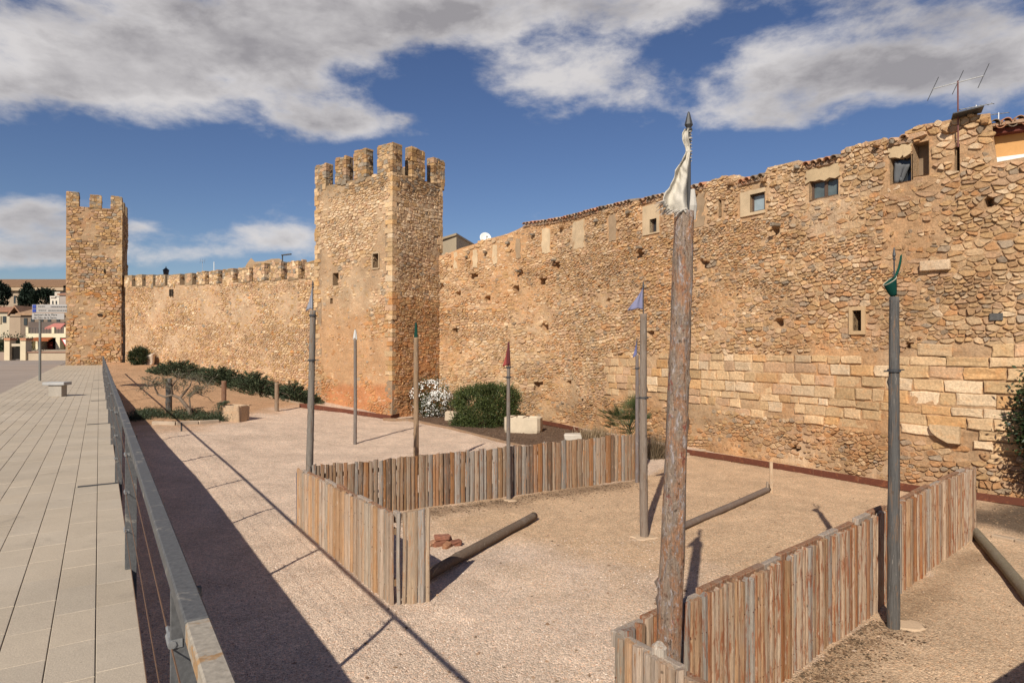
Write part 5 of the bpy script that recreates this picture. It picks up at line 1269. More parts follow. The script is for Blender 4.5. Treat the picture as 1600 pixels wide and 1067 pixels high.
for (x, y, s, lb) in ((232, 570, 1.0, 'tilted white stone beside the round far shrub'), (249, 563, 1.25, 'larger white stone block at the foot of the far wall by the first juniper')):
    p = GH(x, y); m = MB(); m.box(p + UPV * .35 * s, .85 * s, .6, .9 * s, (.56, .46, .36), ux=Vector((.9, .1, .35 if s == 1 else 0)), jit=.08, bev=.08); tag(m.build('white_stone', M_CONC), lb, 'stone')
for (x, y, yt, r, tn, lb) in ((264, 642, 591, .13, (.085, .08, .075), 'dark thick bollard post behind the olive tree'), (350, 638, 595, .11, (.22, .115, .07), 'reddish brown bollard post behind the stone planter'), (432.5, 642, 598, .095, (.27, .19, .125), 'brown bollard post in front of the junipers, rightmost of three')):
    p = GH(x, y); h = (y - yt) / 1000 * p.y; o = trunk(p - UPV * .1, p + UPV * h, r, r * .95, 12, 14, M_WGREY, 'bollard_post', None, .04, 3, tn, int(x)); tag(o, lb, 'bollard', 'wooden bollard posts along the gravel path')
p = GH(284, 674); m = MB(); m.tube([p, p + UPV * .32], .03, 8); tag(m.build('metal_peg', M_IRON), 'short dark metal peg in the gravel before the olive bed', 'peg')
# ------------------------------------------------------------------ vegetation
def leaves(name, C, D, L, Wd, tone, mat, parent=None, up=None, fold=.0):
    """many small pointed leaves: centres, directions, lengths, widths, one tone each"""
    C = np.asarray(C, float); n = len(C); D = np.asarray(D, float); D = D / (np.linalg.norm(D, axis=1, keepdims=True) + 1e-9)
    X = NR.normal(size=(n, 3)); S_ = np.cross(D, X); S_ /= (np.linalg.norm(S_, axis=1, keepdims=True) + 1e-9)
    L = np.broadcast_to(np.asarray(L, float), (n,))[:, None]; Wd = np.broadcast_to(np.asarray(Wd, float), (n,))[:, None]
    V = np.stack([C - D * L / 2, C + S_ * Wd / 2, C + D * L / 2, C - S_ * Wd / 2], 1).reshape(-1, 3); F = np.arange(4 * n).reshape(n, 4)
    T = np.repeat(np.asarray(tone, float), 4, 0); return mkobj(name, V, F, mat, parent, T)
def clump_cloud(center, rad, nclump, per, spread, squash=1.0, shell=.75, floor=None):
    center = np.array(center); cl = []
    while len(cl) < nclump:
        d = NR.normal(size=3); d /= np.linalg.norm(d); r = NR.uniform(shell, 1.02) if NR.random() < .8 else NR.uniform(.2, shell)
        p = center + d * r * np.array(rad) * (1 + .16 * (fbm(d[0] * 2 + 3, d[1] * 2 + d[2] * 1.7, int(center[0] * 7) & 255) - .5) * 2)
        if floor is not None and p[2] < floor: p[2] = floor + NR.uniform(0, .25)
        cl.append(p)
    cl = np.array(cl); C = np.repeat(cl, per, 0); J = NR.normal(size=C.shape) * spread; P = C + J; out = (P - center) / np.array(rad)
    ct = np.repeat(NR.uniform(.72, 1.25, nclump), per); return P, out, ct
def tones(base, k, n, var=.18, alt=None):
    b = np.tile(np.array(base), (n, 1)); 
    if alt is not None:
        s = NR.random(n) < .3; b[s] = alt
    return np.clip(b * k[:, None] * NR.uniform(1 - var, 1 + var, (n, 1)), .005, .9)
def bush(name, label, cat, base, rad, nclump, per, spread, base_t, L, W, alt=None, mat=None, group=None, updir=.5, stems=6, extra=None):
    base = Vector(base); root = thing(name, label, cat, base, group); cen = (base.x, base.y, base.z + rad[2] * .92)
    P, O, ct = clump_cloud(cen, rad, nclump, per, spread, floor=base.z + .04); D = O + NR.normal(size=P.shape) * .7 + np.array((0, 0, updir))
    n = len(P); k = P[:, 2] > base.z + .02; P, D, ct = P[k], D[k], ct[k]; n = len(P)
    leaves('foliage', P, D, NR.uniform(.7, 1.3, n) * L, NR.uniform(.7, 1.3, n) * W, tones(base_t, ct, n, .2, alt), mat or M_LEAF, root)
    m = MB()
    for i in range(stems):
        a = R.uniform(0, 6.28); q = base + Vector((math.cos(a) * rad[0] * .6, math.sin(a) * rad[1] * .6, rad[2] * R.uniform(.9, 1.5))); m.tube([base - UPV * .05, lerp(base, q, .5) + Vector((R.uniform(-.05, .05), R.uniform(-.05, .05), .05)), q], [.028, .018, .007], 6, (.13, .095, .065))
    m.build('stem', M_BARK, root)
    if extra: extra(root, cen, rad)
    return root
def flowers(root, cen, rad):
    P, O, ct = clump_cloud(cen, (rad[0] * 1.04, rad[1] * 1.04, rad[2] * 1.04), 130, 11, .10, shell=.94, floor=cen[2] - rad[2] * .85)
    k = (O[:, 1] < .55) & (O[:, 2] < .95); P, O = P[k], O[k]; n = len(P); V = []; F = []
    for p, o in zip(P, O):
        d = Vector(o + NR.normal(size=3) * .3).normalized(); x = d.orthogonal().normalized(); y = d.cross(x); b = len(V); r = NR.uniform(.024, .040); a0 = NR.uniform(0, 6)
        V.append(tuple(Vector(p) + d * .008))
        for j in range(6):
            a = a0 + j * math.pi / 3; V.append(tuple(Vector(p) + x * (math.cos(a) * r) + y * (math.sin(a) * r) + d * (.012 if j % 2 else -.004)))
        F += [(b, b + 1 + j, b + 1 + (j + 1) % 6) for j in range(6)]
    o = mkobj('blossoms', V, F, M_PETAL, root)
fb = GH(668, 652); bush('flowering_bush', 'rounded bush covered in small white flowers, at the foot of the near tower', 'bush', fb + Vector((.1, .5, 0)), (.98, .85, .98), 150, 36, .13, (.030, .055, .018), .07, .03, (.05, .08, .025), extra=flowers)
hb = GH(757, 668)
def hedge():
    base = Vector((hb.x + .1, hb.y + .75, 0)); root = thing('hedge', 'dense clipped dark green hedge block beside the stone trough', 'hedge', base); C = []
    ux = np.array((.93, -.36, 0)); uy = np.array((.36, .93, 0)); L, W, H = 2.75, 1.4, 1.68
    n = 300
    for i in range(n):
        f = NR.integers(0, 4); u, v, w = NR.uniform(-1, 1, 3)
        if f == 0: w = 1
        elif f == 1: v = -1
        elif f == 2: u = np.sign(u) or 1
        r = 1 - .12 * NR.random(); uu = u * L / 2 * r; vv = v * W / 2 * r; zz = H * (.5 + .5 * w) * (1 - .04 * NR.random()) - .14 * max(0, -u)
        if w > .6 and abs(u) > .75: zz -= .18 * (abs(u) - .75) / .25
        C.append(np.array(base) + ux * uu + uy * vv + np.array((0, 0, max(.05, zz))))
    C = np.array(C); per = 95; ct = np.repeat(NR.uniform(.7, 1.35, len(C)), per); P = np.repeat(C, per, 0) + NR.normal(size=(len(C) * per, 3)) * .125; P[:, 2] = np.maximum(P[:, 2], .03)
    O = P - (np.array(base) + np.array((0, 0, .8))); D = O * .5 + NR.normal(size=P.shape) * .45 + np.array((0, 0, .9)); m_ = len(P)
    leaves('foliage', P, D, NR.uniform(.07, .13, m_), NR.uniform(.024, .042, m_), tones((.052, .070, .020), ct, m_, .28, (.09, .105, .03)), M_LEAF, root)
    m = MB()
    for i in range(9): q = base + Vector(tuple(ux)) * R.uniform(-1.3, 1.3) + Vector(tuple(uy)) * R.uniform(-.4, .4); m.tube([q - UPV * .05, q + Vector((R.uniform(-.2, .2), R.uniform(-.2, .2), 1.4))], [.03, .01], 6, (.13, .10, .07))
    m.build('stem', M_BARK, root)
hedge()
fa = GH(218, 570); bush('round_shrub', 'dark green ball shaped shrub at the foot of the far tower', 'shrub', fa, (.72, .7, .70), 150, 60, .10, (.030, .042, .016), .10, .05, (.045, .06, .02))
# junipers: low spreading sprays
def juniper(label, px, py, rx, ry, h, n):
    base = GH(px, py); root = thing('juniper_shrub', label, 'shrub', base, 'spreading junipers along the far curtain wall'); ux = np.array(tuple(Ld)); uy = np.array((Ld.y, -Ld.x, 0)); P, D, T, Ls = [], [], [], []
    for i in range(n):
        a = NR.uniform(0, 6.283); r = math.sqrt(NR.uniform(0, 1)); cx, cy = math.cos(a) * r * rx, math.sin(a) * r * ry; hh = h * (1 - r ** 2.2) * NR.uniform(.55, 1.1) + .06
        c0 = np.array(base) + ux * cx + uy * cy; c0[2] = zgr(c0[0], c0[1]); d = ux * math.cos(a) * .85 + uy * math.sin(a) * .85 + np.array((0, 0, .42)); d = d + NR.normal(size=3) * .18; d /= np.linalg.norm(d)
        tip = c0 + np.array((0, 0, hh)); k = NR.uniform(.45, 1.5); l = NR.uniform(.35, .85)
        for j in range(26):
            s = NR.random(); P.append(tip - d * l * s + NR.normal(size=3) * .055 * (.4 + s) + np.array((0, 0, -.10 * s * s))); D.append(d + NR.normal(size=3) * .55); T.append(k); Ls.append(NR.uniform(.09, .17))
    n2 = len(P); leaves('sprays', P, D, np.array(Ls), NR.uniform(.035, .06, n2), tones((.044, .056, .028), np.array(T), n2, .25, (.072, .086, .042)), M_NEEDLE, root)
    m = MB()
    for i in range(7): a = R.uniform(0, 6.28); q = base + Vector(tuple(ux)) * math.cos(a) * rx * .7 + Vector(tuple(uy)) * math.sin(a) * ry * .7 + UPV * h * .5; m.tube([base - UPV * .05, lerp(base, q, .5) + UPV * .1, q], [.05, .035, .012], 6, (.12, .085, .06))
    m.build('stem', M_BARK, root)
juniper('farthest juniper of the row, behind the white stones', 284, 586, 3.6, 1.5, .85, 400)
juniper('second juniper from the far end, above the olive tree', 346, 599, 3.1, 1.3, .95, 360)
juniper('third juniper from the far end, tallest and darkest, behind the reddish bollard', 402, 613, 3.0, 1.2, 1.05, 380)
juniper('nearest juniper of the row, against the corner of the near tower', 460, 625, 2.2, .95, .9, 280)
# olive tree
ob = GH(298, 652); ob.z = zgr(ob.x, ob.y)
ol = thing('olive_tree', 'small wind-bent olive tree with a forked trunk and thin grey green leaves', 'tree', ob)
def oz(px, py, dy=0.0): Z = ob.y + dy; return Wp(px, py, Z)
m = MB(); tips = []
def limb(pts, rad): m.tube(pts, rad, 8, (.20, .15, .11), jit=.08)
limb([ob - UPV * .1, oz(296, 640), oz(288, 630), oz(281, 622, .05), oz(270, 617)], [.11, .085, .075, .07, .06])
limb([oz(270, 617), oz(258, 620), oz(247, 616), oz(242, 605, -.1), oz(238, 597, -.2)], [.055, .045, .04, .03, .02])
limb([oz(281, 622, .05), oz(290, 612, .2), oz(297, 603, .3), oz(300, 594, .4)], [.06, .045, .035, .02])
limb([oz(270, 617), oz(268, 605, -.2), oz(274, 596, -.3), oz(280, 590, -.35)], [.05, .035, .03, .018])
limb([ob - UPV * .1 + Vector((.12, .05, 0)), oz(298, 638, .1), oz(296, 622, .15), oz(306, 610, .2), oz(312, 600, .2)], [.05, .04, .035, .03, .018])
ends = [oz(x, y, d) for x, y, d in ((238, 597, -.2), (242, 603, .3), (232, 603, -.3), (255, 606, .3), (264, 600, -.4), (280, 590, -.35), (300, 594, .4), (292, 598, -.3), (312, 600, .2), (318, 607, -.2), (306, 612, .5), (288, 605, .6), (325, 600, .1), (300, 618, -.4), (316, 618, .3), (272, 608, .5))]
P, D, T = [], [], []
for e in ends:
    for k in range(R.randint(5, 7)):
        d = Vector((R.uniform(-1, 1), R.uniform(-1, 1), R.uniform(-.35, .9))).normalized(); l = R.uniform(.3, .62); tip = e + d * l; mid = lerp(e, tip, .5) + Vector((0, 0, .06)); m.tube([e, mid, tip - UPV * .05], [.012, .008, .003], 5, (.20, .16, .12)); kt = R.uniform(.7, 1.3)
        for j in range(24):
            s = R.uniform(.25, 1.05); P.append(tuple(lerp(e, tip, s) + Vector((R.gauss(0, .05), R.gauss(0, .05), R.gauss(0, .05) + .05 * math.sin(s * 3))))); D.append((d.x + R.gauss(0, .6), d.y + R.gauss(0, .6), d.z + R.gauss(0, .6))); T.append(kt)
m.build('trunk', M_BARK, ol); n = len(P); leaves('crown', P, D, NR.uniform(.07, .12, n), NR.uniform(.018, .028, n), tones((.115, .115, .065), np.array(T), n, .2, (.17, .165, .11)), M_LEAF, ol)
# ground cover round the olive, trailing rosemary over the planter
def cover(label, pts, n, h, tone, L=.10, W=.02, name='ground_cover'):
    P, D = [], []; T = []
    for i in range(n):
        a = NR.integers(0, len(pts)); px, py, rx, ry = pts[a]; q = NR.normal(size=2) * .5; x, y = px + q[0] * rx, py + q[1] * ry; g = (x - 800) / 1000
        b = CPT[a] + Vector((q[0] * rx * CPT[a].y / 1000, q[1] * ry * .09, 0)); b.z = zgr(b.x, b.y); k = NR.uniform(.6, 1.3); hh = h * NR.uniform(.3, 1.1)
        for j in range(14): P.append((b.x + NR.normal() * .09, b.y + NR.normal() * .09, b.z + hh * NR.random())); D.append((NR.normal() * .7, NR.normal() * .7, 1.0)); T.append(k)
    m_ = len(P); o = leaves(name, P, D, NR.uniform(.7, 1.4, m_) * L, NR.uniform(.7, 1.3, m_) * W, tones(tone, np.array(T), m_, .25, (.075, .095, .05)), M_LEAF); tag(o, None, None, None, 'stuff'); return o
spots = [(215, 655, 20, 6), (250, 650, 20, 6), (285, 653, 22, 6), (320, 655, 22, 6), (345, 656, 14, 5), (232, 648, 22, 6), (300, 648, 30, 5)]
CPT = [GH(x, y) for x, y, a, b in spots]; cover('', spots, 620, .30, (.05, .068, .032))
P, D = [], []
for i in range(60):
    a = R.uniform(0, 6.28); c0 = b1 + uy * .1 + Vector((-.42 + R.uniform(-.1, .2), R.uniform(-.2, .4), .72)); d = Vector((-abs(math.cos(a)) * .5 - .1, math.sin(a) * .5, .3))
    for j in range(12): s = j / 11; P.append(tuple(c0 + d * s * .6 - UPV * (s * s * .75) + Vector((R.gauss(0, .03),) * 3))); D.append((d.x + R.gauss(0, .4), d.y + R.gauss(0, .4), .3 - s * 1.4))
n = len(P); leaves('trailing_leaves', P, D, .10, .022, tones((.07, .085, .045), NR.uniform(.7, 1.3, n), n), M_LEAF, root if False else [o for o in bpy.data.objects if o.name == 'stone_planter'][0])
# fan palm
pb = GH(984, 701); pal_ = thing('fan_palm', 'low bushy fan palm in the bark bed against the ashlar wall', 'palm', pb)
for i in range(46):
    az = R.uniform(0, 6.28); el = R.uniform(.15, 1.45); d = Vector((math.cos(az) * math.cos(el), math.sin(az) * math.cos(el), math.sin(el))); l = R.uniform(.6, .95); b = pb + UPV * R.uniform(.35, .85); hub = b + d * l - UPV * .05 * l; m = MB(); k = R.uniform(.6, 1.4); tn = (.065 * k, .088 * k, .03 * k)
    m.tube([b, lerp(b, hub, .5) + UPV * .02, hub], [.012, .009, .007], 4, (.09, .11, .05)); side = d.cross(UPV).normalized() if abs(d.z) < .97 else Vector((1, 0, 0)); upn = side.cross(d)
    for j in range(15):
        f = (j / 14 - .5) * 2.6; dd = (d * math.cos(f) + side * math.sin(f) + upn * .12).normalized(); ll = R.uniform(.42, .56) * (1 - .22 * abs(f)); w = upn.cross(dd).normalized() * .012; tip = hub + dd * ll - UPV * .10 * ll * R.random(); mid = hub + dd * ll * .45
        m.add([hub, mid + w, tip, mid - w], [(0, 1, 2), (0, 2, 3)], tn)
    m.build('frond', M_LEAF, pal_)
# dry grasses
def dry(label, px, py, n, h, w, tone):
    b = GH(px, py); m = MB()
    for i in range(n):
        q = b + Vector((R.gauss(0, w), R.gauss(0, w * .6), 0)); d = Vector((R.gauss(0, .35), R.gauss(0, .35), 1)).normalized(); l = h * R.uniform(.4, 1.1); k = R.uniform(.7, 1.2); wd = Vector((R.uniform(-1, 1), R.uniform(-1, 1), 0)).normalized() * .010; t_ = q + d * l + Vector((R.gauss(0, .08), R.gauss(0, .08), -.05)); mi = lerp(q, t_, .5) + UPV * .05
        m.add([q - wd, q + wd, mi + wd * .8, mi - wd * .8, t_], [(0, 1, 2, 3), (3, 2, 4)], tuple(x * k for x in tone))
    tag(m.build('dry_grass', M_LEAF), label, 'grass')
dry('dry straw coloured grass tuft left of the fan palm', 932, 684, 420, .62, .40, (.34, .25, .15))
dry('dark dry plant between the two tall poles beside the wall', 1022, 716, 330, .95, .20, (.17, .125, .075))
# big glossy shrub by the wall at the right
sb = Vector((12.0, 14.3, 0)); rs = thing('glossy_shrub', 'large dark glossy leaved shrub growing against the wall at the right edge', 'shrub', sb)
P, O, ct = clump_cloud((12.55, 14.05, 2.05), (1.25, .95, 1.5), 240, 85, .17); k = P[:, 2] > .75; P, O, ct = P[k], O[k], ct[k]; n = len(P)
leaves('foliage', P, O + NR.normal(size=P.shape) * .9, NR.uniform(.08, .14, n), NR.uniform(.035, .06, n), tones((.026, .048, .016), ct, n, .25, (.05, .075, .025)), mat_tone('glossy_leaf', .48, .35, (2.0, 12.0), (.12, .12), 0, transl=.15), rs)
m = MB()
for i in range(14): a = R.uniform(0, 6.28); q = Vector((12.15 + math.cos(a) * .9, 14.05 + math.sin(a) * .7, R.uniform(1.6, 3.2))); m.tube([sb + Vector((R.uniform(-.15, .15), R.uniform(-.1, .1), -.1)), lerp(sb, q, .5) + UPV * .3, q], [.06, .035, .01], 7, (.13, .10, .075))
m.build('trunk', M_BARK, rs)

# ------------------------------------------------------------------ loose gravel, bark and litter
def pebbles(name, pts, s0, s1, cols, mat, flat=.6, emb=.3):
    n = len(pts); P = np.asarray(pts, float); sz = NR.uniform(s0, s1, n) * NR.uniform(.6, 1.0, n); base = np.array([(1, 0, 0), (0, 1, 0), (-1, 0, 0), (0, -1, 0), (0, 0, 1), (0, 0, -1)], float)
    a = NR.uniform(0, 6.28, n); ca, sa = np.cos(a), np.sin(a); V = base[None] * NR.uniform(.6, 1.25, (n, 6, 1)); V[:, :, 2] *= flat; x = V[:, :, 0] * ca[:, None] - V[:, :, 1] * sa[:, None] * .7; y = V[:, :, 0] * sa[:, None] + V[:, :, 1] * ca[:, None] * .7
    V = np.stack([x, y, V[:, :, 2]], -1) * sz[:, None, None] + P[:, None, :] + np.array((0, 0, 1)) * (sz * flat * emb)[:, None, None]
    F = np.array([(0, 1, 4), (1, 2, 4), (2, 3, 4), (3, 0, 4), (1, 0, 5), (2, 1, 5), (3, 2, 5), (0, 3, 5)]); F = (F[None] + (np.arange(n) * 6)[:, None, None]).reshape(-1, 3)
    ci = NR.integers(0, len(cols), n); T = np.repeat(np.array(cols)[ci] * NR.uniform(.75, 1.2, (n, 1)), 6, 0); o = mkobj(name, V.reshape(-1, 3), F, mat, None, T); o['kind'] = 'stuff'; return o
def ground_pts(n, x0, x1, y0, y1, cond):
    out = []
    while len(out) < n:
        y = 1 / NR.uniform(1 / y1, 1 / y0); x = NR.uniform(x0, x1)
        if abs(x) > .84 * y + .3 or not cond(x, y): continue
        out.append((x, y, zgr_fast(x, y)))
    return out
def zgr_fast(x, y): return zgr(x, y)
def outside(x, y): return x * CS + y * SN > .3 and -x * SN + y * CS > 1.3
def infence(x, y): return outside(x, y) and ((x - FF.x) * .66 - (y - FF.y) * .75 > .1 or (x * .75 + y * .66) > 5.0)
pebbles('gravel', ground_pts(15000, -5, 3, 4.3, 12, outside), .007, .019, [(.62, .51, .42), (.54, .42, .34), (.68, .59, .50), (.46, .35, .27), (.58, .45, .36)], M_CONC, .65, .25)
pebbles('sand_grit', ground_pts(7000, -1, 10, 5.5, 15, infence), .006, .015, [(.54, .38, .24), (.46, .31, .18), (.62, .48, .34), (.32, .21, .13)], M_CONC, .65, .25)
pebbles('scattered_stones', ground_pts(600, -2.5, 9, 5, 16, outside), .014, .042, [(.36, .27, .20), (.20, .15, .11), (.46, .36, .28), (.28, .19, .13)], M_STONE, .6, .3)
bx = [p[0] for p in BED]; by = [p[1] for p in BED]; bp = []
while len(bp) < 5200:
    x, y = NR.uniform(min(bx), max(bx)), NR.uniform(min(by), max(by))
    if in_poly(np.array([x]), np.array([y]), BED)[0]: bp.append((x, y, zgr(x, y)))
pebbles('bark_mulch', bp, .02, .055, [(.11, .065, .04), (.17, .10, .06), (.07, .045, .03), (.22, .15, .10)], M_MULCH, .35, .4)
lp = []
while len(lp) < 2600:
    q = NR.random(); c_ = FA + (FD - FA) * (.12 + .8 * q); x, y = c_.x + NR.normal() * .1 + .24 * abs(NR.normal()), c_.y - abs(NR.normal()) * .42 - .12; lp.append((x, y, zgr(x, y)))
fr_ = Vector((fe.y, -fe.x, 0))
while len(lp) < 4300:
    s = NR.uniform(2.6, 5.4); q = FF + fe * s + fr_ * (.1 + abs(NR.normal()) * .28); lp.append((q.x, q.y, zgr(q.x, q.y)))
while len(lp) < 5200:
    x, y = 11.3 + NR.normal() * .9, 13.4 + NR.normal() * .6; lp.append((x, y, zgr(x, y)))
pebbles('leaf_litter', lp, .012, .038, [(.16, .10, .06), (.22, .14, .085), (.10, .07, .045), (.30, .20, .12)], M_MULCH, .3, .4)

# ------------------------------------------------------------------ bench and street signs on the promenade
bb = Vector((-14.35, 20.2, 2.0)); bench = thing('stone_bench', 'plain grey concrete bench on a single block foot, on the promenade', 'bench', bb)
m = MB(); m.box(bb + UPV * .40, .62, 1.55 if False else .60, .10, (.36, .35, .33), ux=ADIR, uy=TDIR, bev=.012); m.v = []; m.f = []; m.t = []
m.box(bb + UPV * .41, .66, .40, .095, (.37, .36, .345), ux=Vector((1, .05, 0)), uy=Vector((-.05, 1, 0)), bev=.01); m.build('seat', M_CONC, bench)
m = MB(); m.box(bb + Vector((.02, 0, .18)), .40, .28, .365, (.34, .30, .25), ux=Vector((1, .05, 0)), uy=Vector((-.05, 1, 0)), bev=.01); m.build('foot', M_CONC, bench)
sp = TA(26.8, -2.35, 2.0); sp = Wp(62.5, 595, 29.1); sp.z = 2.0
sg = thing('street_sign', 'white plated street sign with blue squares on a grey post, left side of promenade', 'sign', sp)
m = MB(); m.tube([sp - UPV * .05, Vector((sp.x, sp.y, 4.9))], .052, 12); m.build('post', mat_plain('grey_sign_post', (.16, .155, .14), .5, .4), sg)
M_SIGN = mat_plain('sign_white', (.36, .335, .31), .5, .3, .04); M_SBLUE = mat_plain('sign_blue', (.03, .06, .28), .5, .3, .05); M_INK = mat_plain('sign_ink', (.03, .03, .03), .6, .2, .05)
def plate(px0, px1, py0, py1, name='plate', mat=None, off=.07):
    a = Wp(px0, py0, sp.y - off); b = Wp(px1, py1, sp.y - off); m = MB(); m.box((a + b) / 2, b.x - a.x, .025, a.z - b.z, bev=.004); return m.build(name, mat or M_SIGN, sg), a, b
def word(s, px, py, size, align='LEFT', par=None, off=.088):
    cu = bpy.data.curves.new('lettering', 'FONT'); cu.body = s; cu.size = size; cu.align_x = align; cu.extrude = .001; o = bpy.data.objects.new('tmp', cu); COL.objects.link(o); o.rotation_euler = (math.pi / 2, 0, 0); p = Wp(px, py, sp.y - off); o.location = p
    bpy.context.view_layer.update(); dg = bpy.context.evaluated_depsgraph_get(); me = bpy.data.meshes.new_from_object(o.evaluated_get(dg)); me.materials.clear(); me.materials.append(M_INK); me.transform(o.matrix_world); bpy.data.objects.remove(o)
    n = bpy.data.objects.new('lettering', me); COL.objects.link(n); n.parent = par; c0 = Vector(p); me.transform(Matrix.Translation(-c0)); n.location = c0 - WL[par]; WL[n] = c0
def dashes(px0, px1, py, par):          # print too small to read in the photograph: rows of short strokes
    x = px0; m = MB()
    while x < px1:
        w = R.uniform(1.2, 3.2); w = min(w, px1 - x); a = Wp(x, py, sp.y - .088); b = Wp(x + w, py, sp.y - .088); m.box((a + b) / 2, b.x - a.x, .004, .035); x += w + R.uniform(.4, .9)
    m.build('lettering', M_INK, par)
p_, a, b = plate(50, 104.5, 475.8, 481.8); dashes(59, 70, 478.8, p_); dashes(79, 104, 479.3, p_)
p_, a, b = plate(50, 104.5, 482.2, 488.2); dashes(60, 72, 485, p_); dashes(75, 104, 485.2, p_)
p_, a, b = plate(50, 100.5, 489.2, 499.2); word('Santuari de la Mare', 52.6, 493.3, .135, par=p_); word('de Déu de la Serra', 52.6, 498.0, .135, par=p_)
for y0 in (476.2, 482.6): plate(50.6, 56.2, y0, y0 + 5.2, 'blue_square', M_SBLUE, .088)
ys = Wp(103.5, 562, 71); ys.z = 1.93; yr = thing('yield_sign', 'red bordered white triangular yield sign on a thin post before the cream house', 'sign', ys)
m = MB(); m.tube([ys, ys + UPV * 2.3], .035, 8); m.build('post', M_ALU, yr)
for s, mt, off in ((.50, mat_plain('sign_red', (.45, .03, .03), .5, .3, .05), .05), (.33, M_PETAL, .062)):
    c0 = ys + Vector((-.05, -off, 2.15)); m = MB(); q = [(-s, s * .58), (s, s * .58), (0, -s * 1.15)]; m.add([c0 + Vector((x, y, z)) for y in (0, -.008) for x, z in q], [(0, 1, 2), (5, 4, 3), (0, 3, 4, 1), (1, 4, 5, 2), (2, 5, 3, 0)]); m.build('plate', mt, yr)

# ------------------------------------------------------------------ town behind at the left
def pbox(root, name, px0, px1, py0, py1, Z, dep, mat, tone, bev=0):
    a = Wp(px0, py0, Z); b = Wp(px1, py1, Z); m = MB(); m.box(((a.x + b.x) / 2, Z + dep / 2, (a.z + b.z) / 2), b.x - a.x, dep, a.z - b.z, tone, bev=bev); return m.build(name, mat, root)
def gable(root, px0, px1, pye, pyr, Z, dep, tone, over=.4, axis='x'):
    a = Wp(px0, pye, Z); b = Wp(px1, pye, Z); r = Wp((px0 + px1) / 2, pyr, Z).z; m = MB(); e = a.z
    if axis == 'x':
        m.add([(a.x - over, Z - over, e), (b.x + over, Z - over, e), (b.x + over, Z + dep / 2, r), (a.x - over, Z + dep / 2, r), (a.x - over, Z + dep + over, e), (b.x + over, Z + dep + over, e)] + [(a.x - over, Z - over, e - .25), (b.x + over, Z - over, e - .25)], [(0, 1, 2, 3), (3, 2, 5, 4), (0, 3, 4), (1, 5, 2), (6, 7, 1, 0), (6, 4, 5, 7)], tone)
    else:
        c_ = (a.x + b.x) / 2; m.add([(a.x - over, Z - over, e), (c_, Z - over, r), (b.x + over, Z - over, e), (a.x - over, Z + dep, e), (c_, Z + dep, r), (b.x + over, Z + dep, e), (a.x - over, Z - over, e - .3), (c_, Z - over, r - .3), (b.x + over, Z - over, e - .3), (a.x - over, Z + dep, e - .3), (b.x + over, Z + dep, e - .3)], [(0, 1, 4, 3), (1, 2, 5, 4), (0, 6, 7, 1), (1, 7, 8, 2), (6, 8, 10, 9), (0, 3, 9, 6), (2, 8, 10, 5)], tone)
    return m.build('roof', M_TILE, root)
def house(label, name, loc_px, Z): 
    p = Wp(loc_px[0], loc_px[1], Z); return thing(name, label, 'house', p)
ch = thing('church', 'long stone church with a low tiled roof on the hill behind the trees', 'church', Wp(50, 485, 135))
pbox(ch, 'wall', -130, 97, 452, 505, 138, 14, M_PAINT, (.36, .27, .19)); pbox(ch, 'cornice', -132, 98.5, 449, 454, 137.3, 1.2, M_PAINT, (.44, .32, .21)); gable(ch, -130, 97, 447, 431, 138, 14, (.24, .14, .08), .6)
for x in (-40, -5, 21, 70): pbox(ch, 'window', x, x + 3, 462, 474, 137.95, .3, M_GLASSD, (.05, .05, .05))
def conifer(label, px, pyb, pyt, Z, rad, tone, kind='cypress'):
    b = Wp(px, pyb, Z); t_ = Wp(px, pyt, Z); h = t_.z - b.z; root = thing('cypress_tree' if kind == 'cypress' else 'pine_tree', label, 'tree', b); N_ = 2600; P, D, T = [], [], []; cl = [(R.random() ** .7, R.uniform(0, 6.28), R.uniform(.6, 1.3)) for _ in range(150)]
    for i in range(N_):
        f, a, k = cl[i % 150]
        if kind == 'cypress': r = rad * (math.sin(min(1, f * 1.0 + .08) * math.pi * .5 + math.pi * .5) ** .6 if f > .25 else .75 + f) ; r = rad * min(1.0, (1 - f) * 1.5 + .08) * (.8 + .2 * min(1, f * 4)); z = b.z + .03 * h + f * h * .97
        else: z = b.z + h * (.25 + .75 * f); r = rad * math.sqrt(max(.02, 1 - (2 * f - .8) ** 2 * .75))
        r *= R.uniform(.7, 1.06); P.append((b.x + math.cos(a) * r + R.gauss(0, .28), b.y + math.sin(a) * r + R.gauss(0, .28), z + R.gauss(0, .3))); D.append((math.cos(a) + R.gauss(0, .6), math.sin(a) + R.gauss(0, .6), .9)); T.append(k)
    leaves('crown', P, D, NR.uniform(.35, .75, N_), NR.uniform(.16, .32, N_), tones(tone, np.array(T), N_), M_NEEDLE, root); m = MB(); m.tube([b - UPV * .4, b + UPV * h * .7], [.28, .06], 7, (.14, .10, .07)); m.build('trunk', M_BARK, root)
conifer('dark cypress like conifer in front of the hilltop church', 43, 484, 446, 118, 1.25, (.014, .026, .016))
conifer('broad dark tree right of the conifer, below the church roof', 71, 484, 455, 116, 2.3, (.014, .024, .014), 'pine')
conifer('dark tree cut by the left edge of the view, below the church', -3, 486, 444, 112, 1.5, (.014, .024, .015), 'pine')
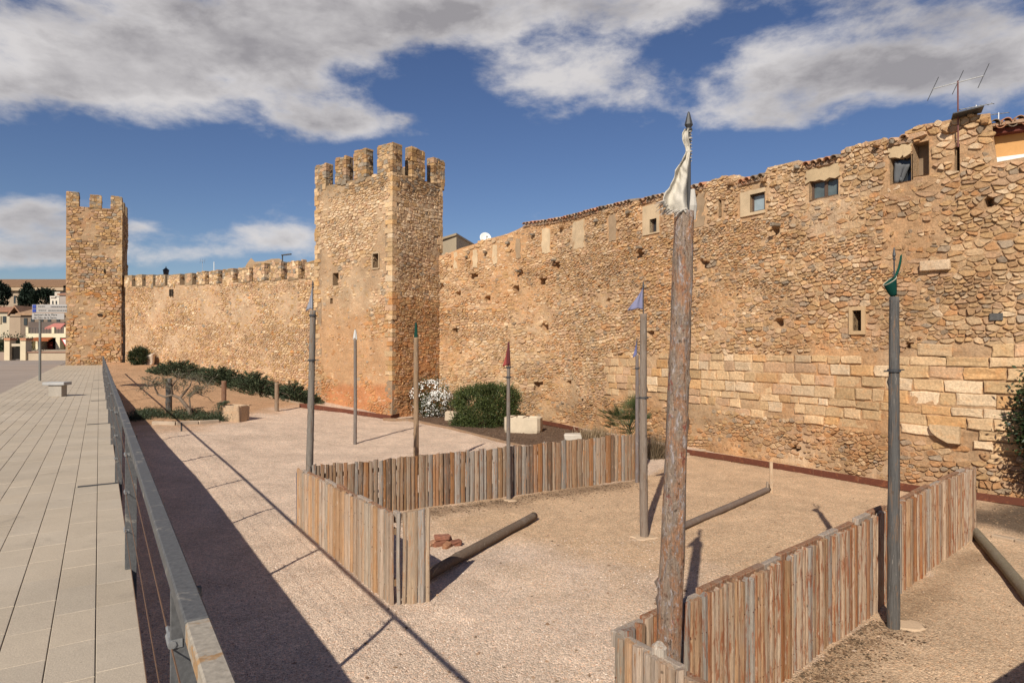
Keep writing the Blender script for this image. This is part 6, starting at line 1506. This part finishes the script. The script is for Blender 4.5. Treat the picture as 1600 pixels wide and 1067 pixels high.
h1 = house('beige gabled house with a brown tiled roof at the left edge', 'gabled_house', (15, 520), 98); pbox(h1, 'wall', 15, 32, 491, 530, 98, 9, M_PAINT, (.36, .27, .19)); gable(h1, 14.5, 32.5, 491, 477, 98, 9, (.30, .17, .105), .2, 'y'); pbox(h1, 'side_wing', -60, 14.8, 486, 530, 99, 8, M_PAINT, (.50, .42, .30)); gable(h1, -60, 14.5, 485, 477, 99, 8, (.33, .17, .105), .4); pbox(h1, 'shutter', -10, 2, 494, 506, 98.9, .2, M_PAINT, (.30, .24, .16)); pbox(h1, 'window', 4, 9, 494, 504, 98.9, .2, M_GLASSD, (.05, .05, .05))
h2 = house('brown roofed low house with a dark wall behind the sign post', 'low_house', (50, 520), 95); pbox(h2, 'wall', 32.5, 104, 491, 530, 95, 8, M_PAINT, (.20, .15, .11)); gable(h2, 31, 104, 490, 479, 95, 8, (.35, .22, .13), .4)
for x in (37, 48, 62, 74, 88): pbox(h2, 'window', x, x + 5, 497, 508, 94.9, .3, M_GLASSD, (.05, .05, .05))
h3 = house('small white house peeking over the trees, left of the far tower', 'white_house', (84, 478), 108); pbox(h3, 'wall', 78, 92, 464, 486, 108, 6, M_PAINT, (.62, .56, .46)); pbox(h3, 'parapet', 77.5, 86, 462.5, 465, 107.8, 5, M_PAINT, (.60, .54, .46)); pbox(h3, 'upper_room', 85, 93.5, 456, 466, 109, 5, M_PAINT, (.50, .44, .36))
for x in (81, 86.5): pbox(h3, 'window', x, x + 1.6, 470, 475, 107.9, .3, M_GLASSD, (.05, .05, .05))
h4 = house('grey rendered house with a red tiled edge just left of the far tower', 'grey_house', (98, 490), 104); pbox(h4, 'wall', 92.5, 108, 459, 500, 104, 6, M_PAINT, (.34, .29, .25)); gable(h4, 92, 109, 459, 454, 104, 6, (.32, .17, .11), .2)
h5 = house('modern cream house with a railed roof terrace and red awnings beside the far tower', 'cream_house', (75, 548), 80); CR = (.66, .58, .40)
pbox(h5, 'upper_wall', 40, 108, 521, 527.5, 80, 7, M_PAINT, CR); pbox(h5, 'wall', 40, 49.5, 527.5, 548, 80.02, 7, M_PAINT, CR); pbox(h5, 'wall', 55.5, 63, 527.5, 548, 80.02, 7, M_PAINT, CR); pbox(h5, 'wall', 87, 93.5, 527.5, 548, 80.02, 7, M_PAINT, CR); pbox(h5, 'wall', 104.5, 108, 527.5, 548, 80.02, 7, M_PAINT, CR); pbox(h5, 'base_wall', 40, 108, 546, 552, 79.98, 7, M_PAINT, (.3, .24, .18))
pbox(h5, 'garage_recess', 49.5, 55.5, 527.5, 546, 80.9, .2, M_DARK, CR); pbox(h5, 'garage_recess', 63, 87, 527.5, 546, 81.4, .2, M_DARK, CR); pbox(h5, 'garage_recess', 93.5, 104.5, 527.5, 546, 80.9, .2, M_DARK, CR); pbox(h5, 'red_door', 70, 82, 534, 546, 81.2, .15, M_PAINT, (.22, .05, .035))
for x0, x1 in ((40, 44), (80.5, 84.5), (100, 104.5)): pbox(h5, 'pillar', x0, x1, 511, 521, 79.97, .35, M_PAINT, CR)
for x0, x1 in ((44, 80.5), (84.5, 100)):
    m = MB(); a = Wp(x0, 513, 80.1); b = Wp(x1, 521, 80.1); m.box(((a.x + b.x) / 2, 80.1, a.z), b.x - a.x, .05, .05)
    for k in range(int((b.x - a.x) / .35)): m.box((a.x + .2 + k * .35, 80.1, (a.z + b.z) / 2), .03, .03, a.z - b.z)
    m.build('terrace_rail', M_IRON, h5)
pbox(h5, 'upper_storey', 44, 100, 503, 521.2, 84, 4, M_PAINT, (.13, .10, .085))
def awning(px0, px1, py0, py1, Z, tone):
    a = Wp(px0, py0, Z); b = Wp(px1, py1, Z); m = MB(); m.add([(a.x + .3, Z, a.z), (b.x - .3, Z, a.z), (b.x, Z - 1.3, b.z), (a.x, Z - 1.3, b.z), (a.x + .3, Z, a.z - .08), (b.x - .3, Z, a.z - .08), (b.x, Z - 1.3, b.z - .18), (a.x, Z - 1.3, b.z - .18)], [(0, 1, 2, 3), (7, 6, 5, 4), (3, 2, 6, 7), (0, 3, 7, 4), (1, 5, 6, 2)], tone); m.build('awning', M_CLOTH, h5)
awning(53, 87, 527, 531, 79.9, (.40, .13, .055)); awning(81, 106, 505, 512.5, 82, (.60, .24, .19))
w1_ = thing('garden_wall', 'low rubble stone garden wall with square gate pillars at the left edge', 'wall', Wp(10, 562, 72.5)); GT = (.30, .22, .17)
pbox(w1_, 'wall', -160, 15, 550, 563, 72.5, .5, M_PAINT, GT); pbox(w1_, 'wall', 31.5, 41, 550, 563, 72.5, .5, M_PAINT, GT)
for x0, x1 in ((6.5, 15), (31.5, 40)):
    pbox(w1_, 'pillar', x0, x1, 532, 563, 72.3, .9, M_PAINT, (.58, .48, .33)); pbox(w1_, 'pillar_cap', x0 - .5, x1 + .5, 528, 532, 72.2, 1.1, M_TILE, (.42, .21, .12))
pbox(w1_, 'gate', 15.1, 31.4, 543, 561, 72.7, .1, M_DARK, (.05, .04, .04)); pbox(w1_, 'lintel', 15.1, 31.4, 537, 541, 72.5, .4, M_PAINT, (.52, .43, .31))
w2_ = thing('garden_wall', 'low plain beige street wall in front of the cream house', 'wall', Wp(75, 562, 72.6)); pbox(w2_, 'wall', 41.2, 109, 551, 564.5, 72.6, .4, M_PAINT, (.44, .35, .25)); pbox(w2_, 'coping', 41, 109, 549.3, 551, 72.5, .6, M_PAINT, (.30, .17, .12))
P_, O_, ct_ = clump_cloud(tuple(Wp(16, 545, 77)), (2.6, 1.2, 1.7), 60, 30, .3); n = len(P_); gsh = thing('garden_shrub', 'dark garden shrubs behind the low stone wall at the left edge', 'shrub', Wp(16, 556, 77)); leaves('foliage', P_, O_ + NR.normal(size=P_.shape), NR.uniform(.15, .3, n), NR.uniform(.08, .15, n), tones((.03, .045, .018), ct_, n), M_LEAF, gsh)

# ------------------------------------------------------------------ roofs, dish and aerials above the walls
sh = thing('stucco_house', 'plain beige stucco house corner above the wall, right of the near tower', 'house', Vector((-3.4, 42, 0)))
c0, l0, r0 = Wp(713, 368, 40.5), Wp(676, 376, 43.5), Wp(752, 387, 47)
m = MB(); bk = l0 + r0 - c0; q = [l0, c0, r0, bk]; m.add([Vector((p.x, p.y, 2)) for p in q] + [Vector((p.x, p.y, c0.z)) for p in q], [(0, 1, 5, 4), (1, 2, 6, 5), (2, 3, 7, 6), (3, 0, 4, 7), (4, 5, 6, 7)], (.43, .345, .235)); m.build('wall', M_PAINT, sh)
m = MB(); m.add([Vector((p.x, p.y, z)) + (p - (c0 + bk) / 2).normalized() * .12 * Vector((1, 1, 0)).length for z in (c0.z, c0.z + .14) for p in q], [(0, 1, 5, 4), (1, 2, 6, 5), (2, 3, 7, 6), (3, 0, 4, 7), (4, 5, 6, 7), (3, 2, 1, 0)], (.40, .31, .20)); m.build('parapet_cap', M_PAINT, sh)
dc = Wp(758.5, 372, 36.2); dish = thing('satellite_dish', 'white satellite dish above the wall right of the beige house', 'satellite dish', dc - UPV * .6)
m = MB(); ax = Vector((.25, -.9, .28)).normalized(); m.lathe(dc, [(.02, -.07), (.15, -.055), (.27, -.01), (.335, .03), (.325, .035), (.26, .0), (.14, -.04), (.01, -.055)], 20, axis=ax); m.build('reflector', M_PETAL, dish, True)
m = MB(); m.tube([dc - UPV * 1.2 - ax * .1, dc - UPV * .1 - ax * .08], .025, 8); m.build('mast', M_IRON, dish); m = MB(); m.tube([dc - ax * .05 - UPV * .3, dc + ax * .38 - UPV * .12], .012, 6); m.box(dc + ax * .4 - UPV * .1, .07, .09, .07); m.build('feed_arm', M_IRON, dish)
def aerial(label, base, h, boom, bd, elem, ed, n, mastm, lean=0.0, col=None):
    root = thing('tv_aerial', label, 'aerial', base); base = Vector(base); top = base + UPV * h; m = MB(); m.tube([base - UPV * .8, top + UPV * .04], .018, 8); m.build('mast', mastm, root); bd = Vector(bd).normalized(); ed = Vector(ed).normalized(); m = MB(); m.box(top, boom, .022, .022, ux=bd, bev=.003); m.build('boom', M_TENS, root)
    for k in range(n):
        c_ = top + bd * (-boom / 2 + boom * k / (n - 1)); m = MB(); m.tube([c_ - ed * elem / 2, c_ + ed * elem / 2], .009, 5); m.build('element', M_IRON, root)
    return root
M_RMAST = mat_plain('red_brown_mast', (.16, .06, .05), .6, .3)
ab = Wp(1498.5, 178, 15.6); aerial('big television aerial with a reddish mast on the wall top chimney', ab, .78, 1.02, (1, -.6, .12), .70, (.45, .1, .85), 3, M_RMAST)
aerial('small low aerial with many short rods behind the big one', Wp(1527, 176, 17.2), .17, .80, (1, -.2, .14), .16, (.2, .9, .5), 7, M_ALU); aerial('tiny distant aerial to the right of the chimney', Wp(1562, 190, 19), .24, .6, (1, 0, .12), .10, (.2, .9, .5), 6, M_ALU)
cu_, cv_ = RW.uv(1514, 178); m = MB(); m.box(Wp(1513, 176, 15.45), .62, .5, .035, (.02, .02, .02), ux=Vector((.85, -.5, .12)), bev=.01); tag(m.build('chimney_slab', M_IRON), 'dark slab chimney cover under the big television aerial', 'chimney cover')
m = MB(); m.box(Wp(1513, 189, 15.75), .34, .3, .42, (.36, .26, .17), ux=Vector((.85, -.5, 0)), jit=.02); tag(m.build('chimney', M_STONE), 'squat stone chimney behind the wall top, under the dark slab', 'chimney')
# orange house behind the low parapet
u0_, u1_ = RW.upx(1549), RW.L - .6; oh = thing('orange_house', 'orange rendered house wall with a tiled eave behind the low parapet, at the right edge', 'house', RW.P((u0_ + u1_) / 2, 0, -1.6))
def strip(name, v0, v1, d0, d1, mat, tone, ua=u0_, ub=u1_):
    m = MB(); us = np.linspace(ua, ub, 8); P = []
    for u in us: P += [RW.P(u, v0, d1), RW.P(u, v0, d0), RW.P(u, v1, d0), RW.P(u, v1, d1)]
    m.add(P, [(4 * k + i, 4 * k + 4 + i, 4 * k + 4 + (i + 1) % 4, 4 * k + (i + 1) % 4) for k in range(7) for i in range(4)] + [(0, 1, 2, 3), (31, 30, 29, 28)], tone); return m.build(name, mat, oh)
pq = RW.P(RW.upx(1575, -.7), 0, -.7); zo = lambda y: CAMZ - (y - 540) / 1000 * pq.y
strip('wall', 6.5, zo(206), -.7, -3.0, M_PAINT, (.55, .30, .115)); strip('eave_beam', zo(211), zo(203.5), -.45, -.72, M_PAINT, (.13, .04, .03)); strip('white_sill', zo(256), zo(247), -.5, -.69, M_PETAL, (.7, .7, .7)); strip('roof_deck', zo(201), zo(196), -.3, -3.4, M_TILE, (.34, .22, .14))
for k in range(int((u1_ - u0_) / .24)):
    u = u0_ + .12 + k * .24; put_tile(oh, RW.P(u, zo(197.5) + R.uniform(-.015, .015), -.26), RW.N(u)); put_tile(oh, RW.P(u + .12, zo(199), -.3), RW.N(u), .25, True)
# things seen over the far curtain wall
p = Wp(259, 446, 62); lm = thing('street_lamp', 'small lantern lamp showing above the battlements of the far wall', 'lamp', p - UPV * 3); m = MB(); m.tube([p - UPV * 3, p + UPV * .9], .06, 8); m.build('post', M_IRON, lm); m = MB(); m.lathe(p + UPV * .9, [(.08, 0), (.22, .1), (.28, .55), (.32, .58), (.05, .8), (.03, .95)], 8); m.build('lantern', M_IRON, lm)
p = Wp(441, 436, 48); lm = thing('street_lamp', 'thin flat armed lamp showing above the far wall near the middle tower', 'lamp', p - UPV * 3); m = MB(); m.tube([p - UPV * 3, p + UPV * 1.75], .045, 8); m.build('post', M_IRON, lm); m = MB(); m.box(p + Vector((.3, 0, 1.83)), .72, .22, .07, ux=(1, 0, .12)); m.build('lamp_head', M_IRON, lm)
p = Wp(334, 432, 70); m = MB(); m.tube([p - UPV * 3, p + UPV * 1.6], .04, 6); tag(m.build('white_mast', M_PETAL), 'thin white mast showing over the middle of the far wall', 'mast')
aerial('faint little roof aerial over the far wall, left of the white mast', Wp(316, 430, 72), 1.6, .5, (1, 0, 0), .5, (0, .2, 1), 3, M_ALU)
gb = thing('ruined_gable', 'low stone gable and mound of an old building behind the far wall battlements', 'building', Wp(415, 440, 50)); m = MB()
sil = [(378, 425), (386, 411), (392, 403), (398, 409), (412, 408), (424, 404.5), (436, 404), (447, 411), (452, 440), (378, 440)]; n = len(sil); m.add([Wp(x, y, 50) for x, y in sil] + [Wp(x, y, 50) + Vector((-.8, 3, 0)) for x, y in sil], [tuple(range(n))] + [(i, n + i, n + (i + 1) % n, (i + 1) % n) for i in range(n)] + [tuple(range(n, 2 * n))[::-1]], (.40, .29, .19)); m.build('wall', M_STONE, gb)
print('triangles', sum(len(o.data.polygons) for o in bpy.data.objects if o.type == 'MESH'), 'objects', len(bpy.data.objects))
